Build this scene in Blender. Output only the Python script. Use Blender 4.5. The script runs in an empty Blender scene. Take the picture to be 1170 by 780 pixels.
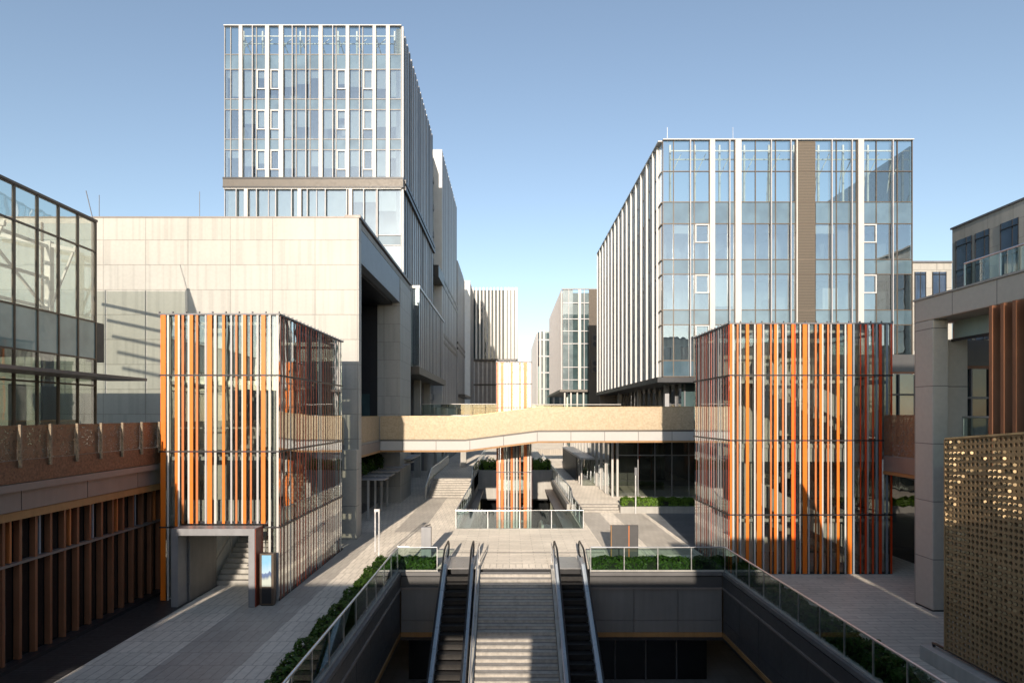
import bpy, math, random
from mathutils import Vector, Matrix
sc = bpy.context.scene
COL = sc.collection
R = random.Random(7)

# ------------------------------------------------------------------ mesh collecting
class MB:
    def __init__(s): s.v = []; s.f = []
    def box(s, x0, x1, y0, y1, z0, z1):
        if x0 > x1: x0, x1 = x1, x0
        if y0 > y1: y0, y1 = y1, y0
        if z0 > z1: z0, z1 = z1, z0
        b = len(s.v)
        s.v += [(x0,y0,z0),(x1,y0,z0),(x1,y1,z0),(x0,y1,z0),(x0,y0,z1),(x1,y0,z1),(x1,y1,z1),(x0,y1,z1)]
        s.f += [(b,b+3,b+2,b+1),(b+4,b+5,b+6,b+7),(b,b+1,b+5,b+4),(b+1,b+2,b+6,b+5),(b+2,b+3,b+7,b+6),(b+3,b,b+4,b+7)]
        return s
    def quad(s, *p):
        b = len(s.v); s.v += [tuple(q) for q in p]; s.f.append(tuple(range(b, b+len(p)))); return s
    def prism(s, poly, axis, a, b_):
        """poly: 2-D outline in the two other axes (order x,y,z without axis), extruded a..b"""
        n = len(poly); b = len(s.v)
        def P(p, t):
            if axis == 'x': return (t, p[0], p[1])
            if axis == 'y': return (p[0], t, p[1])
            return (p[0], p[1], t)
        s.v += [P(p, a) for p in poly] + [P(p, b_) for p in poly]
        s.f.append(tuple(b+i for i in range(n))[::-1]); s.f.append(tuple(b+n+i for i in range(n)))
        for i in range(n):
            j = (i+1) % n; s.f.append((b+i, b+j, b+n+j, b+n+i))
        return s
    def tube(s, path, r, n=8):
        pts = [Vector(p) for p in path]; b = len(s.v); m = len(pts)
        for i, p in enumerate(pts):
            t = (pts[min(i+1, m-1)] - pts[max(i-1, 0)]).normalized()
            up = Vector((1,0,0)) if abs(t.x) < .9 else Vector((0,0,1))
            u = t.cross(up).normalized(); w = t.cross(u)
            for k in range(n):
                a = 2*math.pi*k/n
                s.v.append(tuple(p + u*math.cos(a)*r + w*math.sin(a)*r))
        for i in range(m-1):
            for k in range(n):
                k2 = (k+1) % n
                s.f.append((b+i*n+k, b+i*n+k2, b+(i+1)*n+k2, b+(i+1)*n+k))
        s.f.append(tuple(b+k for k in range(n))[::-1]); s.f.append(tuple(b+(m-1)*n+k for k in range(n)))
        return s
    def obox(s, p0, p1, w, h, up=(0,0,1)):
        """bar from p0 to p1, w wide, h high"""
        p0, p1 = Vector(p0), Vector(p1); t = (p1-p0).normalized(); upv = Vector(up)
        sd = t.cross(upv).normalized()*w/2; u = sd.cross(t).normalized()*h/2
        b = len(s.v)
        for p in (p0, p1):
            for a, c in ((-1,-1),(1,-1),(1,1),(-1,1)): s.v.append(tuple(p + sd*a + u*c))
        s.f += [(b,b+1,b+2,b+3),(b+7,b+6,b+5,b+4),(b,b+4,b+5,b+1),(b+1,b+5,b+6,b+2),(b+2,b+6,b+7,b+3),(b+3,b+7,b+4,b)]
        return s

def link(name, mb, mat, loc=(0,0,0), parent=None, bevel=0, smooth=False):
    me = bpy.data.meshes.new(name)
    lx, ly, lz = loc
    me.from_pydata([(x-lx, y-ly, z-lz) for x, y, z in mb.v], [], mb.f)
    me.materials.append(mat)
    if smooth:
        for p in me.polygons: p.use_smooth = True
    me.update()
    o = bpy.data.objects.new(name, me); COL.objects.link(o)
    if parent is not None: o.parent = parent
    else: o.location = loc
    if bevel:
        m = o.modifiers.new('bevel', 'BEVEL'); m.width = bevel; m.segments = 2; m.limit_method = 'ANGLE'
    return o

class Thing:
    def __init__(s, name, label, cat, loc, group=None):
        s.loc = loc; s.root = bpy.data.objects.new(name, None); COL.objects.link(s.root)
        s.root.location = loc; s.root.empty_display_size = .2
        s.root['label'] = label; s.root['category'] = cat
        if group: s.root['group'] = group
    def part(s, name, mb, mat, parent=None, label=None, bevel=0, stuff=False, smooth=False):
        o = link(name, mb, mat, s.loc, parent or s.root, bevel, smooth)
        if label: o['label'] = label
        if stuff: o['kind'] = 'stuff'
        return o
    def box(s, name, mat, x0, x1, y0, y1, z0, z1, **k):
        return s.part(name, MB().box(x0, x1, y0, y1, z0, z1), mat, **k)

def single(name, label, cat, mb, mat, loc, group=None, bevel=0, smooth=False):
    o = link(name, mb, mat, loc, None, bevel, smooth); o['label'] = label; o['category'] = cat
    if group: o['group'] = group
    return o
def struct(name, mb, mat, kind='structure'):
    o = link(name, mb, mat); o['kind'] = kind; return o

def copy_thing(root, loc, label):
    r = root.copy(); COL.objects.link(r); r.location = loc; r['label'] = label
    for ch in list(root.children):
        c = ch.copy(); COL.objects.link(c); c.parent = r
        for g in ch.children:
            d = g.copy(); COL.objects.link(d); d.parent = c
    return r

# ------------------------------------------------------------------ materials
class N:
    def __init__(s, name):
        s.m = bpy.data.materials.new(name); s.m.use_nodes = True; s.t = s.m.node_tree; s.t.nodes.clear()
        s.out = s.n('ShaderNodeOutputMaterial')
    def n(s, t, **k):
        nd = s.t.nodes.new(t)
        for a, b in k.items():
            if a.startswith('i_'):
                key = a[2:]; key = int(key) if key.isdigit() else key.replace('_', ' ')
                nd.inputs[key].default_value = b
            else: setattr(nd, a, b)
        return nd
    def l(s, a, b): s.t.links.new(a, b)
    def math(s, op, a, b=0.0):
        nd = s.n('ShaderNodeMath', operation=op)
        for i, x in enumerate((a, b)):
            if isinstance(x, (int, float)): nd.inputs[i].default_value = x
            else: s.l(x, nd.inputs[i])
        return nd.outputs[0]
    def pos(s):
        g = s.n('ShaderNodeNewGeometry'); sp = s.n('ShaderNodeSeparateXYZ'); s.l(g.outputs['Position'], sp.inputs[0])
        return g.outputs['Position'], sp.outputs
    def vec(s, x, y, z=0.0):
        c = s.n('ShaderNodeCombineXYZ')
        for i, q in enumerate((x, y, z)):
            if isinstance(q, (int, float)): c.inputs[i].default_value = q
            else: s.l(q, c.inputs[i])
        return c.outputs[0]
    def noise(s, v, scale, detail=4):
        nd = s.n('ShaderNodeTexNoise'); nd.inputs['Scale'].default_value = scale; nd.inputs['Detail'].default_value = detail
        s.l(v, nd.inputs['Vector']); return nd.outputs['Fac']
    def ramp(s, fac, stops):
        r = s.n('ShaderNodeValToRGB'); e = r.color_ramp.elements
        e[0].position, e[0].color = stops[0][0], (*stops[0][1], 1)
        e[1].position, e[1].color = stops[-1][0], (*stops[-1][1], 1)
        for p, c in stops[1:-1]:
            q = e.new(p); q.color = (*c, 1)
        s.l(fac, r.inputs[0]); return r.outputs[0]
    def mix(s, fac, a, b, mode='MIX'):
        nd = s.n('ShaderNodeMix', data_type='RGBA', blend_type=mode)
        for i, x in ((0, fac), (6, a), (7, b)):
            if isinstance(x, (int, float)): nd.inputs[i].default_value = x
            elif isinstance(x, tuple): nd.inputs[i].default_value = (*x, 1) if len(x) == 3 else x
            else: s.l(x, nd.inputs[i])
        return nd.outputs[2]
    def bsdf(s, color, rough=.6, metal=0, spec=.5, bump=None, bd=.02, bs=.5, dr=0):
        p = s.n('ShaderNodeBsdfPrincipled'); p.inputs['Diffuse Roughness'].default_value = dr; p.inputs['Metallic'].default_value = metal
        p.inputs['Specular IOR Level'].default_value = spec
        if isinstance(color, tuple): p.inputs['Base Color'].default_value = (*color, 1)
        else: s.l(color, p.inputs['Base Color'])
        if isinstance(rough, (int, float)): p.inputs['Roughness'].default_value = rough
        else: s.l(rough, p.inputs['Roughness'])
        if bump is not None:
            b = s.n('ShaderNodeBump'); b.inputs['Distance'].default_value = bd; b.inputs['Strength'].default_value = bs
            s.l(bump, b.inputs['Height']); s.l(b.outputs[0], p.inputs['Normal'])
        return p.outputs[0]
    def done(s, sh): s.l(sh, s.out.inputs['Surface']); return s.m

def sc3(c, k): return tuple(min(1, x*k) for x in c)
def plain(name, c, rough=.55, metal=0, var=.12, scale=1.2, spec=.5, streak=0):
    m = N(name); p, xyz = m.pos()
    f = m.noise(p, scale, 6)
    col = m.ramp(f, [(.3, sc3(c, 1-var)), (.7, sc3(c, 1+var))])
    if streak:
        v = m.vec(m.math('MULTIPLY', xyz[0], 5.0), m.math('MULTIPLY', xyz[1], 5.0), m.math('MULTIPLY', xyz[2], .25))
        g = m.noise(v, 1.0, 5)
        col = m.mix(streak, col, m.ramp(g, [(.35, sc3(c, .6)), (.65, sc3(c, 1.12))]))
    r = m.math('ADD', m.math('MULTIPLY', m.noise(p, scale*5, 3), .25), rough-.12)
    return m.done(m.bsdf(col, r, metal, spec))

def panelled(name, c, w, h, joint=(.05,.05,.05), mortar=.012, rough=.5, var=.1, offset=0.0, horizontal=False, metal=0,
             grooves=0, stain=.15, shift=(0,0), bump=.01, spec=.4, c2=None):
    """slabs with real joints: horizontal -> ground (x,y), otherwise wall (x+y, z)"""
    m = N(name); p, q = m.pos()
    if horizontal: v = m.vec(m.math('ADD', q[0], shift[0]), m.math('ADD', q[1], shift[1]))
    else: v = m.vec(m.math('ADD', m.math('ADD', q[0], q[1]), shift[0]), m.math('ADD', q[2], shift[1]))
    b = m.n('ShaderNodeTexBrick'); b.offset = offset; b.squash = 1
    m.l(v, b.inputs['Vector'])
    b.inputs['Color1'].default_value = (*sc3(c, 1-var), 1); b.inputs['Color2'].default_value = (*sc3(c2 or c, 1+var), 1)
    b.inputs['Mortar'].default_value = (*joint, 1); b.inputs['Scale'].default_value = 1
    b.inputs['Mortar Size'].default_value = mortar; b.inputs['Mortar Smooth'].default_value = .1; b.inputs['Bias'].default_value = 0
    b.inputs['Brick Width'].default_value = w; b.inputs['Row Height'].default_value = h
    col = b.outputs['Color']
    if grooves:
        u = m.math('ADD', q[0], q[1])
        row = m.math('FLOOR', m.math('DIVIDE', m.math('ADD', q[2], shift[1]), h))
        nz = m.noise(m.vec(m.math('MULTIPLY', u, 3.3), m.math('MULTIPLY', row, 7.3)), 1.0, 2)
        col = m.mix(grooves, col, m.ramp(nz, [(.4, sc3(c, .72)), (.47, sc3(c, 1.0)), (.62, sc3(c, 1.1))]))
    big = m.noise(p, .35, 6); fine = m.noise(p, 6.0, 5)
    col = m.mix(stain, col, m.ramp(big, [(.35, sc3(c, .55)), (.65, sc3(c, 1.15))]))
    col = m.mix(stain*.8, col, m.ramp(fine, [(.3, sc3(c, .6)), (.7, sc3(c, 1.2))]))
    r = m.math('ADD', m.math('MULTIPLY', fine, .3), rough-.15)
    h_ = m.math('SUBTRACT', 1.0, b.outputs['Fac'])
    return m.done(m.bsdf(col, r, metal, spec, bump=h_, bd=bump, bs=.6, dr=1.0 if horizontal else 0))

def glass(name, tint, refl=.1, gl=(.95,.97,1), rough=0.0, wav=0):
    m = N(name)
    t = m.n('ShaderNodeBsdfTransparent'); t.inputs[0].default_value = (*tint, 1)
    g = m.n('ShaderNodeBsdfGlossy'); g.inputs['Color'].default_value = (*gl, 1); g.inputs['Roughness'].default_value = rough
    if wav:
        p, q = m.pos(); b = m.n('ShaderNodeBump'); b.inputs['Distance'].default_value = wav; b.inputs['Strength'].default_value = 1
        m.l(m.noise(p, .8, 2), b.inputs['Height']); m.l(b.outputs[0], g.inputs['Normal'])
    lw = m.n('ShaderNodeLayerWeight'); lw.inputs[0].default_value = .5
    f5 = m.math('POWER', lw.outputs['Facing'], 3.0)
    fac = m.math('ADD', m.math('MULTIPLY', f5, 1-refl), refl)
    mx = m.n('ShaderNodeMixShader'); m.l(fac, mx.inputs[0]); m.l(t.outputs[0], mx.inputs[1]); m.l(g.outputs[0], mx.inputs[2])
    return m.done(mx.outputs[0])

def opaque_glass(name, c, refl=.25, wav=.01, var=.2):
    m = N(name); p, q = m.pos()
    d = m.n('ShaderNodeBsdfDiffuse'); m.l(m.ramp(m.noise(p, .6, 3), [(.35, sc3(c, 1-var)), (.65, sc3(c, 1+var))]), d.inputs[0])
    g = m.n('ShaderNodeBsdfGlossy'); g.inputs['Roughness'].default_value = .02
    b = m.n('ShaderNodeBump'); b.inputs['Distance'].default_value = wav; b.inputs['Strength'].default_value = 1
    m.l(m.noise(p, .7, 2), b.inputs['Height']); m.l(b.outputs[0], g.inputs['Normal'])
    lw = m.n('ShaderNodeLayerWeight'); lw.inputs[0].default_value = .5
    fac = m.math('ADD', m.math('MULTIPLY', m.math('POWER', lw.outputs['Facing'], 3.0), 1-refl), refl)
    mx = m.n('ShaderNodeMixShader'); m.l(fac, mx.inputs[0]); m.l(d.outputs[0], mx.inputs[1]); m.l(g.outputs[0], mx.inputs[2])
    return m.done(mx.outputs[0])

def perforated(name, c, open_=.45, scale=16, metal=.3, rough=.4, c2=None):
    m = N(name); p, q = m.pos()
    vo = m.n('ShaderNodeTexVoronoi'); vo.inputs['Scale'].default_value = scale; m.l(p, vo.inputs['Vector'])
    hole = m.math('LESS_THAN', vo.outputs['Distance'], open_)
    nz = m.noise(p, scale*.25, 3)
    hole = m.math('MULTIPLY', hole, m.math('GREATER_THAN', nz, .42))
    col = m.ramp(m.noise(p, 9, 4), [(.3, sc3(c, .88)), (.7, sc3(c2 or c, 1.1))])
    sh = m.bsdf(col, rough, metal)
    t = m.n('ShaderNodeBsdfTransparent'); mx = m.n('ShaderNodeMixShader')
    m.l(hole, mx.inputs[0]); m.l(sh, mx.inputs[1]); m.l(t.outputs[0], mx.inputs[2])
    return m.done(mx.outputs[0])

def louvred(name, c, pitch=.12, dark=.35):
    m = N(name); p, q = m.pos()
    f = m.math('FRACT', m.math('DIVIDE', q[2], pitch))
    col = m.ramp(f, [(.0, sc3(c, dark)), (.25, sc3(c, dark)), (.35, c), (1, sc3(c, 1.15))])
    return m.done(m.bsdf(col, .5, .1, bump=f, bd=.03))

M = {}
M['beige'] = panelled('beige_stone', (.45,.435,.40), 2.42, 1.42, joint=(.15,.13,.11), mortar=.022, grooves=.42, stain=.16, var=.06, shift=(.3,.1))
M['concrete'] = panelled('grey_stone_cladding', (.56,.52,.45), 1.9, 2.05, joint=(.12,.11,.1), mortar=.018, stain=.18, var=.04, shift=(.35,.2))
M['concrete_plain'] = plain('smooth_concrete', (.44,.42,.38), .7, var=.12, streak=.25)
M['stair'] = panelled('granite_steps', (.47,.43,.375), .95, 5, joint=(.10,.09,.08), mortar=.02, stain=.75, var=.14)
M['pave'] = panelled('granite_paving', (.58,.525,.45), .3, .9, joint=(.13,.12,.10), mortar=.02, horizontal=True, offset=.5, var=.16, stain=.42, rough=.55)
M['pave_dark'] = panelled('dark_granite_paving', (.36,.33,.29), .3, .9, joint=(.08,.08,.08), mortar=.012, horizontal=True, offset=.5, var=.16, stain=.42, rough=.5)
M['pave_cross'] = panelled('granite_slab_paving', (.54,.49,.42), 1.2, .28, joint=(.12,.11,.1), mortar=.02, horizontal=True, offset=.5, var=.2, stain=.42, rough=.55)
M['pave_black'] = panelled('black_slat_paving', (.035,.034,.035), 1.4, .14, joint=(.004,.004,.004), mortar=.03, horizontal=True, offset=.5, var=.4, stain=.4, rough=.45)
M['pave_blue'] = panelled('dark_tower_shade_paving', (.12,.125,.135), 1.2, .6, joint=(.04,.04,.045), mortar=.012, horizontal=True, offset=.5, var=.25, stain=.3, rough=.4)
M['lower_floor'] = panelled('lower_court_paving', (.2,.195,.19), .8, .8, joint=(.06,.06,.06), mortar=.012, horizontal=True, var=.1, stain=.3)
M['white'] = plain('white_aluminium', (.60,.60,.59), .4, .0, var=.05, streak=.12)
M['cream'] = plain('cream_aluminium', (.56,.53,.49), .45, .0, var=.04, streak=.08)
M['fin_grey'] = plain('grey_aluminium_cladding', (.30,.30,.31), .42, .25, var=.1, streak=.2)
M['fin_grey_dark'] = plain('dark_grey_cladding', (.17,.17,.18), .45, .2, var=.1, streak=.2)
M['bronze'] = plain('bronze_mullion', (.13,.10,.075), .4, .4)
M['taupe'] = plain('taupe_metal_band', (.10,.088,.075), .45, .2, var=.08, streak=.1)
M['louvre'] = louvred('taupe_louvre', (.13,.105,.08))
M['steel'] = plain('brushed_steel', (.62,.62,.62), .32, .85, var=.06)
M['steel_blue'] = plain('stainless_escalator_cladding', (.62,.67,.72), .3, .15, var=.05)
M['steel_white'] = plain('white_painted_steel', (.6,.6,.58), .5)
M['dark'] = plain('dark_metal', (.035,.035,.038), .4, .3)
M['black_wall'] = panelled('black_cladding', (.022,.023,.028), 2.2, 2.4, joint=(.008,.008,.008), stain=.2, var=.1)
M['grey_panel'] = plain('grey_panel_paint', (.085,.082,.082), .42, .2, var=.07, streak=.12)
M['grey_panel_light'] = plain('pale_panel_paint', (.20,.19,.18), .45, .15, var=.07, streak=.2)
M['coping'] = plain('dark_granite_coping', (.13,.125,.125), .5, var=.15, streak=.1)
M['wood'] = plain('timber_trim', (.36,.19,.07), .5, var=.15, streak=.3)
M['inner_pale'] = plain('pale_inner_wall', (.75,.72,.64), .7, var=.1, streak=.2)
M['mauve'] = plain('mauve_grey_metal', (.23,.195,.175), .45, .15, var=.08, streak=.12)
M['brown_fin'] = plain('rust_brown_metal', (.26,.11,.055), .5, .1, var=.15, streak=.25)
M['orange'] = plain('orange_paint', (.80,.19,.017), .38, var=.04, streak=.05)
M['orange_dk'] = plain('burnt_orange_paint', (.52,.17,.05), .4, var=.06)
M['red'] = plain('vermilion_and_shaded_orange_paint', (.70,.07,.012), .38, var=.05)  # red stripes, also orange ones with shade painted in
M['red_brown'] = plain('red_brown_paint', (.25,.055,.03), .4, var=.08)
M['pale_fin'] = plain('pale_grey_paint', (.44,.42,.42), .45, var=.05)
M['bluegrey'] = plain('blue_grey_paint', (.25,.29,.33), .45, var=.05)
M['perf_gold'] = perforated('perforated_gold_mesh', (.43,.335,.215), .30, 22, .1, .5, (.47,.37,.25))
M['perf_brown'] = perforated('perforated_brown_mesh', (.21,.135,.085), .42, 22, .3, .4)
M['perf_post'] = plain('tan_perforated_post', (.24,.185,.125), .5, var=.5, scale=20)
M['perf_base'] = plain('speckled_bronze', (.15,.075,.042), .5, .2, var=.5, scale=14)
M['gold'] = plain('gold_anodised_sheet', (.40,.27,.145), .42, .3, var=.1)
M['gold_flap'] = plain('bright_gold_disc', (.52,.37,.20), .35, .3, var=.3, scale=4)
M['white_panel'] = panelled('white_fascia_panel', (.50,.48,.45), 2.3, 6, joint=(.12,.11,.1), mortar=.02, stain=.1, var=.03)
M['concrete_wall_lower'] = M['concrete_plain']
M['asphalt'] = plain('far_ground', (.3,.29,.27), .8, var=.1)
M['soil'] = plain('planter_soil', (.06,.045,.03), .9)
M['blind'] = plain('white_roller_blind', (.62,.65,.63), .7, var=.08, scale=.8)
M['core'] = plain('office_interior', (.24,.26,.28), .8, var=.35, scale=.6)
M['slab'] = plain('ceiling_slab', (.42,.44,.45), .8, var=.1)
M['g_office'] = glass('office_glass', (.80,.85,.86), .30, (.90,.96,1.0), wav=.004)
M['g_parapet'] = glass('parapet_glass', (.84,.90,.90), .12, (1,.97,.94))
M['g_rail'] = glass('railing_glass', (.82,.90,.87), .045)
M['g_tower'] = glass('lift_glass', (.90,.92,.89), .22, wav=.003)
M['g_hall'] = glass('hall_glass', (.84,.87,.83), .14, wav=.004)
M['g_frost'] = opaque_glass('frosted_green_glass', (.36,.43,.38), .06)
M['mullion_grey'] = plain('grey_mullion', (.30,.29,.28), .4)
M['g_spandrel_pale'] = opaque_glass('pale_spandrel_glass', (.13,.20,.25), .26, .004)
M['g_spandrel'] = opaque_glass('spandrel_glass', (.10,.16,.20), .24, .004)
M['g_teal'] = opaque_glass('teal_glass', (.07,.11,.115), .14)
M['g_side'] = opaque_glass('side_glass', (.13,.17,.19), .24)
M['g_pale'] = opaque_glass('pale_reflecting_glass', (.22,.27,.28), .18)
M['g_far'] = opaque_glass('far_window_glass', (.045,.06,.068), .06)
M['g_dark'] = opaque_glass('dark_shop_glass', (.012,.013,.014), .10)
M['g_blue'] = opaque_glass('blue_window_glass', (.05,.085,.15), .2)
M['esc_step'] = plain('escalator_step_metal', (.028,.026,.025), .4, .5, var=.2, scale=6)
M['rubber'] = plain('black_rubber', (.015,.015,.016), .35)

def leafmat(name, a, b):
    m = N(name); p, q = m.pos()
    col = m.ramp(m.noise(p, 9, 3), [(.3, a), (.7, b)])
    d = m.bsdf(col, .5, 0, .3); t = m.n('ShaderNodeBsdfTranslucent'); m.l(col, t.inputs[0])
    mx = m.n('ShaderNodeMixShader'); mx.inputs[0].default_value = .25; m.l(d, mx.inputs[1]); m.l(t.outputs[0], mx.inputs[2])
    return m.done(mx.outputs[0])
M['leaf'] = leafmat('hedge_leaf', (.018,.05,.008), (.10,.18,.025))
M['leaf_bright'] = leafmat('bright_hedge_leaf', (.07,.15,.012), (.15,.26,.03))
M['twig'] = plain('hedge_twigs', (.015,.022,.008), .9)

# poster on the kiosk: pale sky over blue hills, a generic picture
def poster():
    m = N('poster_print'); p, q = m.pos()
    hgt = m.math('ADD', m.math('MULTIPLY', m.noise(m.vec(m.math('MULTIPLY', q[0], 6.0), 0.0), 1.0, 4), .7), .85)
    f = m.math('SUBTRACT', q[2], hgt)
    col = m.ramp(m.math('ADD', m.math('MULTIPLY', f, 1.6), .4), [(.0, (.5,.55,.5)), (.2, (.12,.17,.3)), (.38, (.14,.2,.36)), (.42, (.45,.6,.7)), (1, (.25,.5,.7))])
    return m.done(m.bsdf(col, .2))
M['poster'] = poster()

# ------------------------------------------------------------------ world, sun, camera
TAN, AZ = .24, .077
w = bpy.data.worlds.new('World'); sc.world = w; w.use_nodes = True
nt = w.node_tree; bg = nt.nodes['Background']
sky = nt.nodes.new('ShaderNodeTexSky'); sky.sky_type = 'NISHITA'; sky.sun_disc = False
sky.sun_elevation = math.atan(TAN); sky.sun_rotation = math.radians(184.4)
sky.altitude = 100; sky.air_density = 1.0; sky.dust_density = .45; sky.ozone_density = 1.6
hs = nt.nodes.new('ShaderNodeHueSaturation'); hs.inputs['Saturation'].default_value = .86; nt.links.new(sky.outputs[0], hs.inputs['Color']); nt.links.new(hs.outputs[0], bg.inputs[0]); bg.inputs[1].default_value = .112
sun = bpy.data.lights.new('sun', 'SUN'); so = bpy.data.objects.new('sun', sun); COL.objects.link(so)
sun.energy = 3.0; sun.angle = math.radians(.5); sun.color = (1, .875, .73)
so.rotation_euler = Vector((AZ, 1, -TAN)).to_track_quat('-Z', 'Y').to_euler(); so.location = (-10, -30, 30)
cam = bpy.data.cameras.new('camera'); co = bpy.data.objects.new('camera', cam); COL.objects.link(co)
co.location = (0, 0, 7); co.rotation_euler = (math.radians(90), 0, 0)
cam.sensor_width = 36; cam.lens = 700/1170*36; cam.shift_x = 3/1170; cam.shift_y = 83/1170
cam.clip_start = .1; cam.clip_end = 5000; sc.camera = co
sc.view_settings.view_transform = 'Standard'; sc.view_settings.look = 'None'
sc.view_settings.exposure = .86; sc.view_settings.gamma = 1
sc.cycles.use_denoising = True; sc.cycles.max_bounces = 8; sc.cycles.transparent_max_bounces = 24
sc.cycles.diffuse_bounces = 3; sc.cycles.glossy_bounces = 4; sc.cycles.caustics_reflective = False; sc.cycles.caustics_refractive = False
sc.cycles.sample_clamp_indirect = 6

# ------------------------------------------------------------------ ground
# openings: A x[-4.8,9.4] y[4,27]; B x[-3.15,4.4] y[37.4,62.5]
g = MB()
def sheet(mb, x0, x1, y0, y1, z): mb.quad((x0,y0,z),(x1,y0,z),(x1,y1,z),(x0,y1,z))
sheet(g, -600, -4.8, -300, 27, 0); sheet(g, 9.4, 600, -300, 27, 0); sheet(g, -4.8, 9.4, -300, 4, 0)
sheet(g, -600, -3.15, 37.4, 1200, 0); sheet(g, 4.4, 600, 37.4, 1200, 0); sheet(g, -3.15, 4.4, 62.5, 1200, 0)
sheet(g, -600, 600, 31.2, 37.4, 0); sheet(g, -600, -4.8, 27, 31.2, 0); sheet(g, 9.4, 600, 27, 31.2, 0); sheet(g, -4.8, 9.4, 27.75, 31.2, 0)
sheet(g, -4.8, -3.35, 27, 27.75, 0); sheet(g, 3.75, 9.4, 27, 27.75, 0)
struct('ground', g, M['pave'])
b = MB()
sheet(b, -9.8, -7.5, -20, 36.4, .004); sheet(b, -6.85, -5.2, 36.4, 51.6, .004)
sheet(b, 4.9, 6.4, 30.6, 43.7, .004); sheet(b, 7.3, 9.3, 30.6, 43.3, .004)
sheet(b, 9.4, 9.6, 4, 27, .004)
struct('dark_paving', b, M['pave_dark'])
b = MB(); sheet(b, -5.1, 4.8, 28.6, 37.25, .004); sheet(b, 10.4, 30, 5, 26.7, .004); struct('cross_paving', b, M['pave_cross'])
b = MB(); sheet(b, -13.6, -11.9, -20, 36, .004); struct('black_paving', b, M['pave_black'])
b = MB(); sheet(b, 9.6, 26, 32.2, 43.3, .004); struct('dark_tower_shade_paving', b, M['pave_blue'])  # dark paving, with the right tower's shadow also put into its colour
b = MB(); sheet(b, -30, 30, -2, 80, -5.6); struct('lower_floor', b, M['lower_floor'])
# raised plazas beyond
b = MB(); b.box(4.4, 30, 44.65, 100, .01, .45); struct('right_plaza', b, M['pave'])
b = MB(); b.box(-6.8, -3.15, 54.64, 400, .01, 1.28); b.box(-3.15, 4.4, 62.5, 400, .01, 1.28); b.box(4.4, 60, 100, 400, .01, 1.28)
struct('left_plaza', b, M['pave'])
b = MB()
for i in range(8): b.box(-6.8, -3.17, 51.6+i*.38, 54.64, i*.16+.002, (i+1)*.16+.001)
struct('left_steps', b, M['stair'])
b = MB()
for i in range(3): b.box(4.42, 7.85, 43.75+i*.3, 44.65, i*.15+.002, (i+1)*.15+.001)
struct('right_steps', b, M['stair'])

# ------------------------------------------------------------------ grand stair into the lower court
t = Thing('staircase', 'wide grey granite staircase going down between the two escalators', 'staircase', (.3, 27.7, 0))
b = MB(); rise, run = .16, .28
n = 35
for i in range(n): b.box(-1.3, 1.86, 27.75-(i+1)*run, 27.75-i*run, -(i+1)*rise-.35, -(i+1)*rise)
t.part('steps', b, M['stair'])
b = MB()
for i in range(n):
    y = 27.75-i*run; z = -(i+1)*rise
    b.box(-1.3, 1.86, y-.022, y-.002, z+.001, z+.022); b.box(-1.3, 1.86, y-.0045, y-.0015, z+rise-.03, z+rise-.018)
t.part('step_shade_strips', b, M['fin_grey_dark'])  # dark strips along each riser, gap shade put in as colour
for sx in (-1.42, 1.98):
    b = MB(); b.prism([(28.4,.02),(28.4,-.6),(27.6,-.6),(27.75-n*run,-n*rise-.5),(27.75-n*run,-n*rise+.22),(27.75,.02)], 'x', sx-.1, sx+.1)
    t.part('side_wall', b, M['concrete_plain'])
    rl = MB(); rl.tube([(sx,29.0,.9),(sx,27.6,.9),(sx,27.75-n*run,-n*rise+.85)], .025)
    h = t.part('handrail', rl, M['steel'])
    for k in range(9):
        y = 28.9-k*1.25; z = .0 if y > 27.75 else -(27.75-y)/run*rise
        t.part('baluster', MB().box(sx-.018, sx+.018, y-.018, y+.018, z, z+.88), M['steel'], parent=h)

def escalator(cx, label):
    t = Thing('escalator', label, 'escalator', (cx, 27.7, 0), 'escalators beside the grand stair')
    sl = math.tan(math.radians(29.7)); L = 9.8
    def zz(y): return 0 if y > 27.7 else -(27.7-y)*sl
    b = MB(); b.box(cx-.5, cx+.5, 27.72, 30.0, .006, .03); t.part('landing_plate', b, M['steel'])
    for i in range(24):
        y1 = 27.7-i*.4; z = zz(y1-.4)
        t.part('step', MB().box(cx-.5, cx+.5, y1-.4, y1, z-.2, z-.0), M['esc_step'])
    for s in (-1, 1):
        xa, xb = cx+s*.505, cx+s*.70
        b = MB(); b.prism([(29.4,0.0),(29.4,.24),(27.7,.24),(27.7-L,-L*sl+.24),(27.7-L,-L*sl-.7),(27.7,-.7),(27.9,.0)], 'x', min(xa,xb), max(xa,xb))
        t.part('side_cladding', b, M['steel_blue'], bevel=.012)
        xg = cx+s*.60
        b = MB(); b.prism([(29.3,.24),(29.45,.5),(29.3,.82),(29.1,.9),(27.8,.9),(27.7-L,-L*sl+.9),(27.7-L,-L*sl+.24),(27.7,.24)], 'x', xg-.006, xg+.006)
        t.part('balustrade_glass', b, M['g_rail'])
        path = [(xg,28.9,.3)]
        for k in range(9):
            a = -math.pi/2 + math.pi*k/8
            path.append((xg, 29.25+.32*math.cos(a), .62+.32*math.sin(a)))
        path += [(xg,27.9,.94),(xg,27.55,.88),(xg,27.7-L,-L*sl+.94)]
        t.part('handrail', MB().tube(path, .042, 8), M['rubber'], smooth=True)
        t.part('handrail_guide', MB().tube([(x, y, z-.05) for x, y, z in path[7:]], .022, 6), M['steel'], smooth=True)
    return t
escalator(-2.32, 'escalator going down left of the granite stair, beside the left glass railing')
escalator(2.75, 'escalator going down right of the granite stair')

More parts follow.
